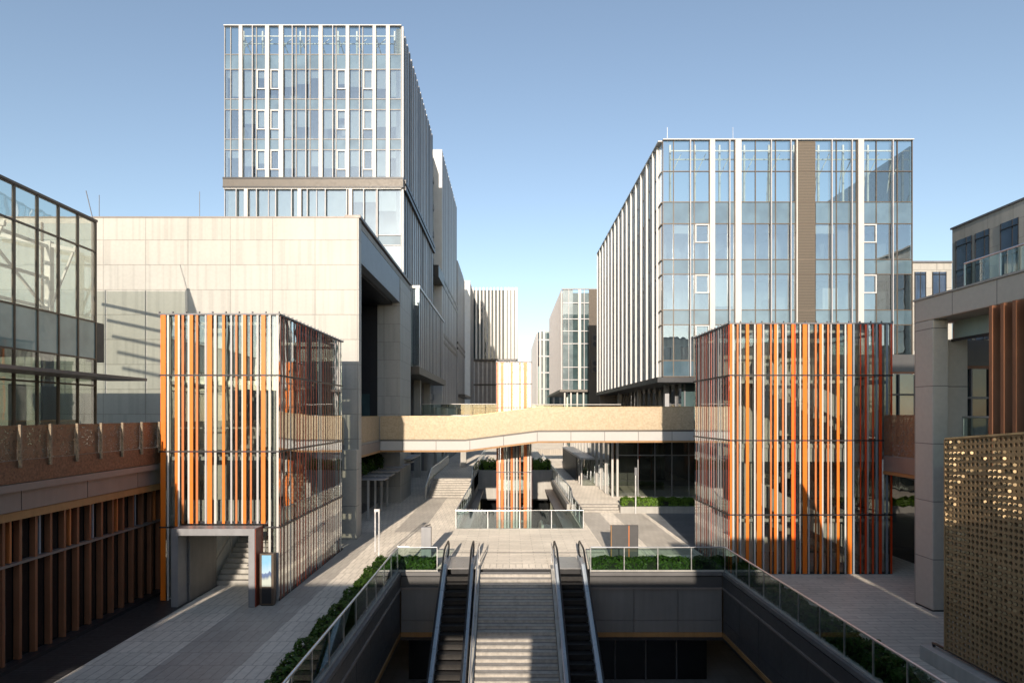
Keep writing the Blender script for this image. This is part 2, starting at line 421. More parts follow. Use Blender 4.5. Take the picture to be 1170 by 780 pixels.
# ------------------------------------------------------------------ walls of the lower court
def court_wall(name, label, x0, x1, y0, y1, axis, joints, out):
    """a hanging fascia: axis 'x' runs along x at y0; 'y' runs along y at x0. out = direction of its visible face (+1/-1)"""
    t = Thing(name, label, 'wall', ((x0+x1)/2, (y0+y1)/2, 0))
    def bx(nm, m, a, b_, za, zb, d0, d1, **k):
        if axis == 'x': return t.box(nm, m, a, b_, y0+out*d0, y0+out*d1, za, zb, **k)
        return t.box(nm, m, x0+out*d0, x0+out*d1, a, b_, za, zb, **k)
    a, b_ = (x0, x1) if axis == 'x' else (y0, y1)
    bx('coping', M['coping'], a, b_, -.10, .05, -.30, .03)
    bx('coping_shadow_gap', M['dark'], a, b_, -.16, -.101, -.3, -.04)
    bx('upper_band', M['grey_panel'], a, b_, -.62, -.165, -.2, .0)
    bx('ledge', M['mauve'], a, b_, -.70, -.622, -.2, .05)
    k = int((b_-a)/joints+.5)
    for i in range(k):
        p, q = a+(b_-a)*i/k, a+(b_-a)*(i+1)/k
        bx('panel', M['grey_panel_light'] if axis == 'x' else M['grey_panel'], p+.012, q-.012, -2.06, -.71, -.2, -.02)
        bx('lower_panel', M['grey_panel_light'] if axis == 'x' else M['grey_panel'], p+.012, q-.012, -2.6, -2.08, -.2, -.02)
    bx('backing', M['dark'], a, b_, -2.79, -.70, -.5, -.205)
    bx('timber_trim', M['wood'], a, b_, -2.80, -2.605, -.2, .02)
    # shop front set back below
    bx('shop_glass', M['g_dark'], a, b_, -5.58, -2.82, -2.2, -2.12)
    bx('soffit', M['dark'], a, b_, -2.95, -2.82, -2.1, -.0)
    k2 = int((b_-a)/1.4)
    for i in range(1, k2):
        p = a+(b_-a)*i/k2
        bx('shop_mullion', M['fin_grey_dark'], p-.03, p+.03, -5.58, -2.96, -2.11, -2.03)
    return t
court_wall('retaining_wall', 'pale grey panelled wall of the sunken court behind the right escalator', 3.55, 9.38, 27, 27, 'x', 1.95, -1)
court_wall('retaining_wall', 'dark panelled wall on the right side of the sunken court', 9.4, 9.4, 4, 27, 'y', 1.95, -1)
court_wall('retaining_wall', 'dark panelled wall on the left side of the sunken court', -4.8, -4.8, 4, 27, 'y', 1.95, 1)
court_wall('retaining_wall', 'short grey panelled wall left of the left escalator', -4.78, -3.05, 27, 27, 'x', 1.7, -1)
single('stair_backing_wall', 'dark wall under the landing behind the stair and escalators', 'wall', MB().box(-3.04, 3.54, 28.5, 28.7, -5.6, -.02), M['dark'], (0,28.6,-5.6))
single('court_end_wall', 'dark near end wall of the sunken court below the footbridge', 'wall', MB().box(-4.8, 9.4, 3.8, 4, -5.6, -.01), M['grey_panel'], (2,3.9,-5.6))

# second opening
t = Thing('retaining_wall', 'walls of the narrow sunken opening around the central lift', 'wall', (0, 50, -5.6))
t.box('side_wall', M['concrete_plain'], -3.35, -3.15, 37.4, 62.5, -5.6, -.004)
t.box('side_wall', M['concrete_plain'], 4.4, 4.6, 37.4, 62.5, -5.6, -.004)
t.box('front_wall', M['grey_panel'], -3.15, 4.4, 37.2, 37.4, -5.6, -.004)
t.box('end_fascia', M['concrete_plain'], -3.15, 4.4, 62.3, 62.5, -1.6, 1.27)
t.box('end_glass', M['g_dark'], -3.15, 4.4, 66, 66.1, -5.6, -1.6)
t.box('soffit', M['dark'], -3.15, 4.4, 62.5, 66, -1.75, -1.6)
t.box('ledge', M['mauve'], 3.6, 4.39, 37.5, 62.2, -.75, -.6); t.box('ledge', M['mauve'], -3.14, -2.6, 37.5, 62.2, -.75, -.6)
t.box('side_step', M['concrete_plain'], -3.35, -3.15, 51.6, 62.5, .0, 1.27)
t.box('side_step', M['concrete_plain'], 4.2, 4.398, 44.7, 62.3, .0, .449)
t = Thing('escalator', 'distant down escalator inside the narrow sunken opening, right of the central lift', 'escalator', (3.2, 45, -3))
t.part('truss', MB().prism([(44,-.6),(57,-5.4),(57,-5.59),(42,-5.59),(42,-.6)], 'x', 2.2, 2.35), M['concrete_plain'])
t.part('step_band', MB().prism([(42,-.9),(44,-.9),(56,-5.3),(56,-5.5),(42,-5.5)], 'x', 2.36, 3.3), M['esc_step'])
t.part('balustrade', MB().prism([(42,-.6),(44,-.6),(57,-5.3),(57,-4.5),(44,.2),(42,.2)], 'x', 2.27, 2.29), M['g_rail'])

# ------------------------------------------------------------------ glass railings
def glass_rail(label, path, h, spacing, posts=True, hr=.036, group=None, kerb=True, name='glass_railing', mat='steel', gm='g_rail'):
    t = Thing(name, label, 'railing', path[0], group)
    rail = MB(); rail.tube([(x, y, z+h) for x, y, z in path], hr, 8)
    t.part('handrail', rail, M[mat], smooth=False)
    for a, c in zip(path[:-1], path[1:]):
        a, c = Vector(a), Vector(c); L = (c-a).length; k = max(1, int(L/spacing+.5)); d = (c-a)/k
        for i in range(k):
            p, q = a+d*i, a+d*(i+1); u = (q-p).normalized()*.02
            b = MB(); p2, q2 = p+u, q-u; nrm = Vector((-u.y, u.x, 0)).normalized()*.006
            lo, hi = Vector((0,0,.06)), Vector((0,0,h-.03))
            v = [p2-nrm+lo, q2-nrm+lo, q2+nrm+lo, p2+nrm+lo, p2-nrm+hi, q2-nrm+hi, q2+nrm+hi, p2+nrm+hi]
            b.v = [tuple(x) for x in v]
            b.f = [(0,3,2,1),(4,5,6,7),(0,1,5,4),(1,2,6,5),(2,3,7,6),(3,0,4,7)]
            t.part('glass_pane', b, M[gm])
            if posts:
                t.part('post', MB().box(p.x-.02, p.x+.02, p.y-.02, p.y+.02, p.z, p.z+h-.02), M[mat])
        if posts: t.part('post', MB().box(c.x-.021, c.x+.021, c.y-.021, c.y+.021, c.z, c.z+h-.02), M[mat])
    if kerb:
        for a, c in zip(path[:-1], path[1:]):
            t.part('kerb', MB().obox((a[0],a[1],a[2]+.031),(c[0],c[1],c[2]+.031), .1, .058), M['concrete_plain'])
    return t
glass_rail('long glass railing down the left side of the sunken court, turning at the left escalator', [(-4.95,5,.05),(-4.95,27.15,.05),(-3.2,27.15,.05)], 1.06, 1.5)
glass_rail('long glass railing around the right side of the sunken court', [(3.6,27.15,.05),(9.55,27.15,.05),(9.55,5,.05)], 1.06, 1.35)
glass_rail('glass railing around the narrow opening with the central lift', [(-3.2,56,1.29),(-3.2,53.6,1.26),(-3.2,51.2,0),(-3.25,37.3,0),(4.5,37.3,0),(4.5,43.6,0),(4.5,44.8,.45),(4.5,62,.45),(4.5,85,.45)], 1.15, 1.9, mat='steel')
glass_rail('glass railing on the raised plaza behind the planting, beyond the opening', [(-3.2,56.1,1.29),(-3.2,80,1.29)], 1.15, 2.4, kerb=False)
glass_rail('low steel stair railing at the left of the far granite steps', [(-6.95,50.6,0),(-6.95,54.6,1.2),(-6.95,70,1.28)], 1.0, .8, kerb=False, name='stair_railing')

# ------------------------------------------------------------------ hedges
def hedge(label, boxes, dens=330, leaf=.075, mat='leaf', name='hedge', planter=None, lump=.09):
    x0, x1, y0, y1, z0, z1 = boxes[0]
    t = Thing(name, label, 'hedge', ((x0+x1)/2, (y0+y1)/2, z0))
    core = MB(); lv = MB(); r = random.Random(hash(label) % 1000 if False else len(label)*13)
    for (x0, x1, y0, y1, z0, z1) in boxes:
        core.box(x0+.1, x1-.1, y0+.1, y1-.1, z0, z1-.12)
        def bulge(x, y, z): return lump*(math.sin(x*2.7+y*3.9)+math.sin(y*6.1+z*5)+math.sin(x*7.3-y*2.2))/2
        areas = [((x1-x0)*(y1-y0), 't'), ((y1-y0)*(z1-z0), 'l'), ((y1-y0)*(z1-z0), 'r'), ((x1-x0)*(z1-z0), 'f'), ((x1-x0)*(z1-z0), 'b')]
        for ar, sd in areas:
            for _ in range(int(ar*dens)):
                x, y, z = r.uniform(x0, x1), r.uniform(y0, y1), r.uniform(z0, z1)
                if sd == 't': z = z1; nx = Vector((0,0,1))
                elif sd == 'l': x = x0; nx = Vector((-1,0,.3))
                elif sd == 'r': x = x1; nx = Vector((1,0,.3))
                elif sd == 'f': y = y0; nx = Vector((0,-1,.3))
                else: y = y1; nx = Vector((0,1,.3))
                d = bulge(x, y, z) - r.random()**2*.12
                c = Vector((x, y, z)) + nx*d
                nv = (nx + Vector((r.uniform(-1,1), r.uniform(-1,1), r.uniform(-.6,1)))*.9).normalized()
                u = nv.cross(Vector((r.uniform(-1,1), r.uniform(-1,1), r.uniform(-1,1)))).normalized(); v = nv.cross(u)
                s_ = leaf*r.uniform(.6, 1.25)
                lv.quad(c-u*s_, c-v*s_*.5, c+u*s_, c+v*s_*.5)
    t.part('foliage', lv, M[mat]); t.part('stems', core, M['twig'])
    if planter: t.box('planter', *planter)
    return t
hedge('dense green hedge along the left glass railing of the sunken court', [(-5.95,-5.1,5,28.1,0,.55),(-5.1,-3.35,27.35,28.1,0,.5)], 420)
hedge('shaded green hedge inside the right glass railing of the sunken court', [(3.75,10.45,27.35,28.1,0,.5),(9.75,10.45,6,27.35,0,.5)], 380)
hedge('bright green clipped hedge in the pale planter before the ground-floor shop', [(8.0,13.4,43.5,44.4,.45,1.0)], 420, .08, 'leaf_bright',
      planter=(M['concrete_plain'], 7.86, 13.6, 43.35, 44.55, 0, .46))
hedge('low green planting behind the far end of the narrow opening', [(-3.0,4.2,62.7,64.5,1.28,2.1)], 130, .13, 'leaf_bright', lump=.25)
hedge('shrubs on the pavilion roof under the left end of the footbridge', [(-11.4,-9.9,40,52,2.9,3.7)], 120, .13, 'leaf', lump=.3)

# ------------------------------------------------------------------ striped stair towers
CM = {'o':'orange','w':'cream','d':'orange_dk','r':'red','g':'pale_fin','b':'red_brown','n':'bluegrey'}
def stair_tower(label, x0, x1, y0, y1, z0, z1, levels, front, sides, backn=4, leftn=5, portal=None, stairs=None, name='stair_tower', cat='stair tower'):
    t = Thing(name, label, cat, ((x0+x1)/2, (y0+y1)/2, z0), None)
    # glass skins per storey
    zl = [z0+.08]+levels+[z1-.06]
    for za, zb in zip(zl[:-1], zl[1:]):
        if portal and za < z0+.2:
            px0, px1, pz = portal
            t.box('glass_panel', M['g_tower'], x0+.05, px0, y0+.045, y0+.06, za+.03, zb-.03)
            t.box('glass_panel', M['g_tower'], px1, x1-.05, y0+.045, y0+.06, za+.03, zb-.03)
        else:
            t.box('glass_panel', M['g_tower'], x0+.05, x1-.05, y0+.045, y0+.06, za+.03, zb-.03)
        t.box('glass_panel', M['g_tower'], x0+.05, x1-.05, y1-.06, y1-.045, za+.03, zb-.03)
        t.box('glass_panel', M['g_tower'], x0+.045, x0+.06, y0+.07, y1-.07, za+.03, zb-.03)
        t.box('glass_panel', M['g_tower'], x1-.06, x1-.045, y0+.07, y1-.07, za+.03, zb-.03)
    for z in levels:
        b = MB(); b.box(x0-.02, x1+.02, y0-.02, y0+.08, z-.03, z+.03); b.box(x0-.02, x1+.02, y1-.08, y1+.02, z-.03, z+.03)
        b.box(x0-.02, x0+.08, y0+.081, y1-.081, z-.03, z+.03); b.box(x1-.08, x1+.02, y0+.081, y1-.081, z-.03, z+.03)
        t.part('transom', b, M['dark'])
    b = MB(); b.box(x0-.03, x1+.03, y0-.03, y1+.03, z1-.06, z1+.0); t.part('roof', b, M['fin_grey_dark'])
    cap = MB()
    k = int((x1-x0)/.45)
    for i in range(k+1):
        x = x0+(x1-x0)*i/k; cap.box(x-.018, x+.018, y0-.05, y0+.03, z1+.001, z1+.07)
    k = int((y1-y0)/.45)
    xs = x1 if x1 < 0 else x0
    for i in range(1, k+1):
        y = y0+(y1-y0)*i/k; cap.box(xs-.04, xs+.04, y-.018, y+.018, z1+.001, z1+.07)
    t.part('roof_clips', cap, M['fin_grey_dark'], stuff=True)
    if not portal: t.box('plinth', M['dark'], x0-.01, x1+.01, y0+.0, y1, z0+.001, z0+.08)
    else:
        t.box('plinth', M['dark'], x1-.1, x1+.01, y0+.001, y1, z0+.001, z0+.08)
    # steel frame inside
    for cx in (x0+.3, x1-.3):
        for cy in (y0+.3, (y0+y1)/2, y1-.3):
            t.box('column', M['steel_white'], cx-.08, cx+.08, cy-.08, cy+.08, z0+.01, z1-.08)
    for z in levels[0:]+[z1]:
        b = MB(); za, zb = z-.42, z-.30
        if z != z1: za, zb = z-.34, z-.2
        b.box(x0+.2, x1-.2, y0+.18, y0+.21, za, zb); b.box(x0+.2, x1-.2, y1-.21, y1-.18, za, zb)
        b.box(x0+.16, x0+.19, y0+.22, y1-.22, za, zb); b.box(x1-.19, x1-.16, y0+.22, y1-.22, za, zb)
        t.part('ring_beam', b, M['steel_white'])
    # fins
    for (a, b_, c, zlo) in front:
        zb_ = z0 if zlo is None else zlo
        t.box('louvre', M[CM[c]], a, b_, y0-.014, y0-.001, max(zb_, z0+.02), z1-.02)
    sx = (x1, x1+.014) if x1 < 0 else (x0-.014, x0)
    for (a, b_, c) in sides:
        t.box('louvre', M[CM[c]], sx[0]+.001*(1 if x1 < 0 else 0), sx[1]-.001*(0 if x1 < 0 else 1), a, b_, z0+.02, z1-.02)
    r = random.Random(3)
    ox = (x0-.014, x0-.001) if x1 < 0 else (x1+.001, x1+.014)
    for i in range(leftn):
        y = y0+.15+(y1-y0-.4)*i/leftn; wd = r.choice((.05,.08,.1))
        t.box('louvre', M[CM[r.choice('orwgbdd')]], ox[0], ox[1], y, y+wd, z0+.02, z1-.02)
    for i in range(backn):
        x = x0+.1+(x1-x0-.3)*i/backn; wd = r.choice((.05,.08,.1))
        t.box('louvre', M[CM[r.choice('orwgbdd')]], x, x+wd, y1+.001, y1+.014, z0+.02, z1-.02)
    if stairs: stairs(t)
    return t
def flight(mb, x0, x1, y, z, sgn, n, rise, run, th=.28):
    for i in range(n):
        a, b_ = sorted((y+sgn*i*run, y+sgn*(i+1)*run)); mb.box(x0, x1, a, b_, z+(i+1)*rise-th-.0, z+(i+1)*rise)
def flight_x(mb, y0, y1, x, z, sgn, n, rise, run, th=.28):
    for i in range(n):
        a, b_ = sorted((x+sgn*i*run, x+sgn*(i+1)*run)); mb.box(a, b_, y0, y1, z+(i+1)*rise-th, z+(i+1)*rise)

# left tower
YL = 23.0; kL = YL/700
def px(x, k): return (x-582)*k
raw = [(45,75,'o'),(83,95,'w'),(130,148,'o'),(148,159,'w'),(170,184,'d'),(206,217,'w'),(218,238,'o'),(254,268,'d'),(308,318,'g'),(322,350,'o'),(363,377,'w'),
       (411,427,'o'),(460,470,'g'),(489,501,'d'),(526,534,'w'),(535,553,'o'),(576,587,'d'),(615,627,'g'),(642,667,'o'),(686,699,'w'),(733,746,'w')]
front = []
for a, c, k in raw:
    xa, xb = px(175+a/5.2, kL), px(175+c/5.2, kL)
    inport = xb > -12.35 and xa < -9.15
    front.append((xa, xb, k, 2.9 if inport else None))
def side_stripes(y0, y1, n, seed, cols):
    r = random.Random(seed); o = []
    for i in range(n):
        y = y0+.08+(y1-y0-.3)*i/n + r.uniform(-.05,.05); wd = r.choice((.05,.06,.09,.12)); o.append((max(y, y0+.02), y+wd, r.choice(cols)))
    return o
def stairs_left(t):
    b = MB(); flight(b, -12.1, -10.5, 25.1, 0.02, 1, 17, .162, .28); b.box(-12.1, -9.0, 29.87, 31.2, 2.5, 2.76)
    t.part('stair_flight', b, M['concrete_plain'])
    b = MB(); flight(b, -10.4, -9.0, 29.86, 2.76, -1, 17, .167, .28); b.box(-12.6, -9.0, 23.4, 25.09, 5.35, 5.6); t.part('stair_flight', b, M['concrete_plain'])
    b = MB(); flight(b, -12.1, -10.5, 25.1, 5.6, 1, 17, .168, .28); b.box(-12.1, -9.0, 29.87, 31.2, 8.2, 8.46); t.part('stair_flight', b, M['concrete_plain'])
    for X in (-12.05, -10.55):
        for zz in (0, 5.6):
            t.part('handrail', MB().tube([(X,24.7,zz+.9),(X,25.1,zz+.95),(X,29.8,zz+3.7)], .03), M['steel'])
            for k in range(4):
                t.box('baluster', M['steel'], X-.02, X+.02, 25.1+k*1.4-.02, 25.1+k*1.4+.02, zz+.15+k*.81, zz+.95+k*.81)
    t.box('handrail', M['steel_white'], -12.6, -9.0, 23.42, 23.46, 6.45, 6.5)
    t.box('lift_shaft', M['inner_pale'], -12.85, -12.2, 25.2, 31.2, .02, 10.5); t.box('inner_wall', M['inner_pale'], -12.1, -10.9, 31.25, 31.4, 2.8, 10.5); t.box('inner_wall', M['inner_pale'], -12.15, -11.2, 24.3, 24.45, 2.95, 10.4); t.box('inner_wall', M['inner_pale'], -9.9, -9.2, 24.3, 24.45, 5.7, 10.4)
    t.box('floor_edge', M['steel_white'], -12.9, -8.9, 23.25, 23.38, 2.95, 3.75)
stair_tower('orange striped glass stair tower on the left, with a square steel doorway', -13.13, -8.64, YL, 31.8, 0, 10.78, [2.76, 5.6, 8.46], front,
            side_stripes(YL, 31.8, 24, 5, 'bbrbrgwbb'), portal=(-12.3,-9.2,2.8), stairs=stairs_left)
# its doorway
t = Thing('doorway', 'brushed steel doorway box at the foot of the left striped tower', 'doorway', (-10.7, 22.6, 0))
t.part('frame', MB().prism([(-12.27,.01),(-12.27,2.85),(-9.23,2.85),(-9.23,.01),(-9.46,.01),(-9.46,2.6),(-12.02,2.6),(-12.02,.01)], 'y', 22.2, 22.9), M['fin_grey'], bevel=.01)
t.box('side_lining', M['red_brown'], -9.228, -9.2, 22.23, 22.9, .01, 2.83)
t.box('inner_lining', M['grey_panel_light'], -12.01, -11.95, 22.92, 25.0, .01, 2.6)
# right tower
YR = 26.83; kR = YR/700
raw3 = [(272,285,'o'),(288,299,'w'),(316,327,'d'),(335,344,'g'),(374,394,'o'),(426,436,'w'),(444,474,'o'),(481,491,'g'),(528,539,'d'),(554,571,'o'),(572,579,'w'),(604,616,'d'),(623,634,'g'),(664,681,'o'),(682,690,'r'),(716,724,'w'),(736,764,'o')]
raw4 = [(101,111,'g'),(144,156,'d'),(174,189,'o'),(190,199,'w'),(223,235,'d'),(244,252,'g'),(284,301,'o'),(334,344,'w'),(353,379,'o'),(386,398,'n'),(431,439,'r'),(462,475,'r'),(478,486,'g'),(509,519,'r'),(531,544,'n'),(553,571,'r'),(596,610,'n'),(626,637,'r')]  # right-end stripes: shade on the orange is painted in as red
front = [(px(785+a/5.571, kR), px(785+c/5.571, kR), k, None) for a, c, k in raw3] + [(px(905+a/5.571, kR), px(905+c/5.571, kR), k, None) for a, c, k in raw4]
def stairs_right(t):
    b = MB(); flight_x(b, 27.9, 29.2, 16.0, 0.09, -1, 16, .157, .31); b.box(9.9, 11.03, 27.9, 31.4, 2.4, 2.6); t.part('stair_flight', b, M['concrete_plain'])
    b = MB(); flight_x(b, 29.5, 30.8, 11.04, 2.6, 1, 16, .2, .31); b.box(16.0, 16.6, 27.9, 31.4, 5.6, 5.85); t.part('stair_flight', b, M['concrete_plain'])
    b = MB(); flight_x(b, 27.9, 29.2, 15.99, 5.85, -1, 16, .178, .31); b.box(9.9, 11.02, 27.9, 31.4, 8.45, 8.7); t.part('stair_flight', b, M['concrete_plain'])
    for z in (0, 2.85*2):
        b = MB(); b.obox((16.1,27.85,z+1.0),(11.0,27.85,z+3.6), .04, .9); t.part('balustrade', b, M['steel_white'])
    t.box('floor_edge', M['steel_white'], 9.8, 16.6, 27.1, 27.25, 4.9, 5.7)
    t.box('lift_shaft', M['inner_pale'], 9.95, 13.4, 30.9, 31.7, .05, 10.6); t.box('inner_wall', M['inner_pale'], 13.6, 16.0, 31.3, 31.5, 5.9, 10.6); t.box('inner_wall', M['inner_pale'], 10.3, 11.0, 27.5, 27.65, .1, 4.8)
stair_tower('wide orange striped glass stair tower on the right, beside the concrete portal', 9.64, 16.77, YR, 32.04, 0, 11.0, [2.6, 5.85, 8.7], front,
            side_stripes(YR, 32.04, 15, 9, 'bbrbrbgbw'), stairs=stairs_right, leftn=4, backn=5)
# central lift
YC = 46.5; kC = YC/700
rawc = [(72,93,'d'),(95,112,'w'),(118,150,'o'),(158,178,'w'),(196,212,'g'),(229,251,'o'),(257,272,'w'),(288,306,'w'),(325,341,'d'),(373,409,'o'),(414,436,'w'),(446,460,'g')]
front = [(px(560+a/9.75, kC), px(560+c/9.75, kC), k, None) for a, c, k in rawc]
xs = px(567.3, kC), px(607.7, kC)
def lift_in(t):
    t.box('lift_shaft', M['pale_fin'], xs[0]+.8, xs[1]-.8, YC+1.0, YC+2.4, -5.5, 10.6)
    for z in (-4,-2.6,-1.2,1.0,3.4,5.9,8.1):
        t.box('cross_beam', M['steel_white'], xs[0]+.3, xs[1]-.2, YC+.12, YC+.17, z, z+.14)
stair_tower('slim striped lift tower rising from the narrow opening behind the footbridge', xs[0], xs[1], YC, YC+2.9, -5.6, 11.0, [-2.9, -.1, 2.6, 5.4, 7.5, 9.3], front,
            [(YC+.3,YC+.42,'r'),(YC+1,YC+1.1,'w'),(YC+1.7,YC+1.9,'o'),(YC+2.4,YC+2.5,'g')], backn=2, leftn=2, stairs=lift_in, name='lift_tower', cat='lift tower')

# ------------------------------------------------------------------ footbridge across the middle
def ribbon(mb, pts, zlo, zhi, y0, y1):
    """polyline pts [(x,dz)] extruded between y0 and y1, bottom zlo+dz, top zhi+dz"""
    poly = [(x, zlo+d) for x, d in pts] + [(x, zhi+d) for x, d in reversed(pts)]
    mb.prism(poly, 'y', y0, y1)
t = Thing('footbridge', 'footbridge with gold perforated parapets crossing the middle of the plaza', 'footbridge', (0, 43.4, 4.4))
prof = [(-8.8,0),(-3.0,.0),(1.95,.62),(12.6,.66)]
b = MB(); ribbon(b, prof, 5.16, 5.3, 41.9, 45.2); t.part('deck', b, M['concrete_plain'])
for yy, s in ((41.8, -1), (45.3, 1)):
    a, c = (yy, yy+.1) if s < 0 else (yy-.1, yy)
    b = MB(); ribbon(b, prof, 4.55, 5.16, a, c); t.part('fascia', b, M['white_panel'])
    b = MB(); ribbon(b, prof, 5.163, 5.28, a-.0, c); t.part('cornice', b, M['taupe'])
    b = MB(); ribbon(b, prof, 4.42, 4.547, a-.01, c+.01); t.part('timber_trim', b, M['wood'])
    # perforated parapet split into panels
    for i in range(len(prof)-1):
        (xa, da), (xb, db) = prof[i], prof[i+1]; k = max(1, int((xb-xa)/1.15))
        for j in range(k):
            u, v = j/k, (j+1)/k
            p, q = xa+(xb-xa)*u+.006, xa+(xb-xa)*v-.006; dp, dq = da+(db-da)*u, da+(db-da)*v
            b = MB(); b.prism([(p,5.285+dp),(q,5.285+dq),(q,6.84+dq),(p,6.84+dp)], 'y', a+.03, a+.045)
            t.part('parapet_panel', b, M['perf_gold'])
            b = MB(); b.box(p-.022, p+.022, a+.046, a+.09, 5.29+dp, 6.84+dp); t.part('parapet_post', b, M['gold_flap'])
    b = MB(); ribbon(b, prof, 6.842, 6.87, a+.0, c-.02); t.part('handrail', b, M['gold_flap'])
b = MB(); ribbon(b, prof, 4.6, 4.7, 41.91, 45.19); t.part('soffit', b, M['fin_grey_dark'])
# walkway along the beige block (in its lee) reaching the bridge
t = Thing('walkway', 'shaded walkway with perforated parapet along the beige block, joining the footbridge', 'walkway', (-9.5, 38, 4.4))
t.box('fascia', M['mauve'], -8.9, -8.8, 35.9, 41.79, 4.55, 5.15); t.box('timber_trim', M['wood'], -8.9, -8.78, 35.9, 41.78, 4.42, 4.548)
t.box('deck', M['concrete_plain'], -10.6, -8.91, 35.9, 53, 5.12, 5.28); t.box('fascia', M['mauve'], -8.9, -8.8, 45.32, 53, 4.5, 5.11)
for k in range(5): t.box('parapet_panel', M['perf_gold'], -8.87, -8.855, 35.9+k*1.178+.01, 35.9+(k+1)*1.178-.01, 5.3, 6.84)
t.box('handrail', M['gold_flap'], -8.9, -8.82, 35.9, 41.79, 6.842, 6.87)
t = Thing('walkway', 'short deck with perforated parapet between the left striped tower and the beige block', 'walkway', (-9.6, 33.4, 4.4))
t.box('deck', M['concrete_plain'], -13.2, -9.5, 31.95, 34.9, 5.1, 5.28); t.box('fascia', M['mauve'], -9.48, -9.4, 31.95, 34.9, 4.4, 5.28)
t.box('parapet_panel', M['perf_gold'], -9.46, -9.44, 31.95, 34.9, 5.3, 6.84)

# far walkway
t = Thing('footbridge', 'distant upper walkway with glass railing behind the footbridge', 'footbridge', (-3, 68, 6.2))
t.box('deck', M['concrete_plain'], -9.4, -1.2, 66, 70, 6.3, 6.9); t.box('fascia', M['white_panel'], -9.4, -1.2, 65.9, 65.99, 6.2, 6.92)
for k in range(6): t.box('glass_pane', M['g_rail'], -9.4+k*1.37, -9.4+(k+1)*1.37-.04, 65.93, 65.95, 6.95, 8.05)
t.box('handrail', M['cream'], -9.4, -1.2, 65.9, 65.97, 8.06, 8.13)
for x in (-8.6, -5.0): t.box('pillar', M['concrete_plain'], x-.3, x+.3, 66.5, 67.1, 0.0 if x < -6.8 else 1.29, 6.3)
t = Thing('footbridge', 'distant upper walkway right of the central lift, before the right office block', 'footbridge', (8, 70, 6.2))
t.box('deck', M['concrete_plain'], 1.6, 12, 66, 70, 6.3, 6.9)
for k in range(7): t.box('glass_pane', M['g_rail'], 1.6+k*1.48, 1.6+(k+1)*1.48-.04, 65.93, 65.95, 6.95, 8.0)
t.box('handrail', M['cream'], 1.6, 12, 65.9, 65.97, 8.01, 8.08)

# ------------------------------------------------------------------ beige stone block
t = Thing('stone_building', 'large beige stone block with a deep black opening in its side', 'building', (-18, 45, 0))
t.box('front_wall', M['beige'], -30, -8.6, 35, 35.6, 0, 18.2)
t.box('roof', M['concrete_plain'], -30, -8.62, 35.61, 53.3, 17.75, 18.1)
t.part('roof_brim', MB().box(-9.4, -8.5, 34.97, 53.5, 18.2, 18.36).box(-30, -9.41, 34.97, 35.5, 18.2, 18.28), M['mauve'])
t.box('side_beam', M['bluegrey'], -9.2, -8.64, 35.61, 52.0, 15.8, 17.74)
t.box('end_pier', M['beige'], -10.4, -8.6, 48.3, 53.4, 0, 17.7)
t.box('back_wall', M['black_wall'], -30, -10.41, 52.9, 53.2, 0, 17.7)
t.box('recess_wall', M['black_wall'], -16, -15.8, 35.61, 52.89, 5.3, 17.7)
t.box('recess_end_wall', M['black_wall'], -15.79, -10.42, 48.4, 48.6, 5.3, 17.7)
t.box('recess_front_lining', M['black_wall'], -15.79, -8.66, 35.605, 35.7, 5.3, 15.79)
t.box('recess_ceiling', M['black_wall'], -15.79, -9.21, 35.71, 48.3, 15.6, 15.8)
t.box('floor', M['concrete_plain'], -15.79, -10.61, 35.71, 48.39, 5.05, 5.27)
t.box('window', M['g_teal'], -13.6, -11.0, 48.3, 48.36, 5.4, 8.6)
t.box('ground_wall', M['g_dark'], -11.0, -10.9, 36.2, 48.2, 0, 5.0)
t.box('side_wall', M['beige'], -30.0, -29.6, 35.61, 53.3, 0, 17.7)
for x, h in ((-23.7, 1.4), (-17.9, 1.6), (-15, 1.2)):
    t.part('lightning_rod', MB().tube([(x,35.4,18.25),(x,35.4,18.25+h)], .018, 5), M['fin_grey_dark'])
# column and canopies at street level
single('pillar', 'square stone pillar at the corner of the beige block, footed on the plaza', 'pillar', MB().box(-9.65, -8.56, 34.3, 34.98, 0, 5.0), M['concrete'], (-9.1,34.6,0), bevel=.02)
t = Thing('canopy', 'row of thin glass canopies on white posts beneath the walkway', 'canopy', (-9, 46, 0))
for k in range(6):
    y = 40.2+k*2.1; t.box('roof_blade', M['pale_fin'], -10.3, -8.2+.02*k, y, y+1.5, 2.66+.06*k, 2.74+.06*k)
    t.box('post', M['cream'], -9.35, -9.23, y+.05, y+.17, 0, 2.65+.06*k)
t.box('back_glass', M['g_dark'], -10.45, -10.38, 39.8, 53, 0, 2.85)
t.box('roof_deck', M['fin_grey_dark'], -11.6, -10.31, 39.8, 53, 2.75, 2.88)
t.box('gutter', M['pale_fin'], -8.9, -8.0, 50, 55, 3.3, 3.4)

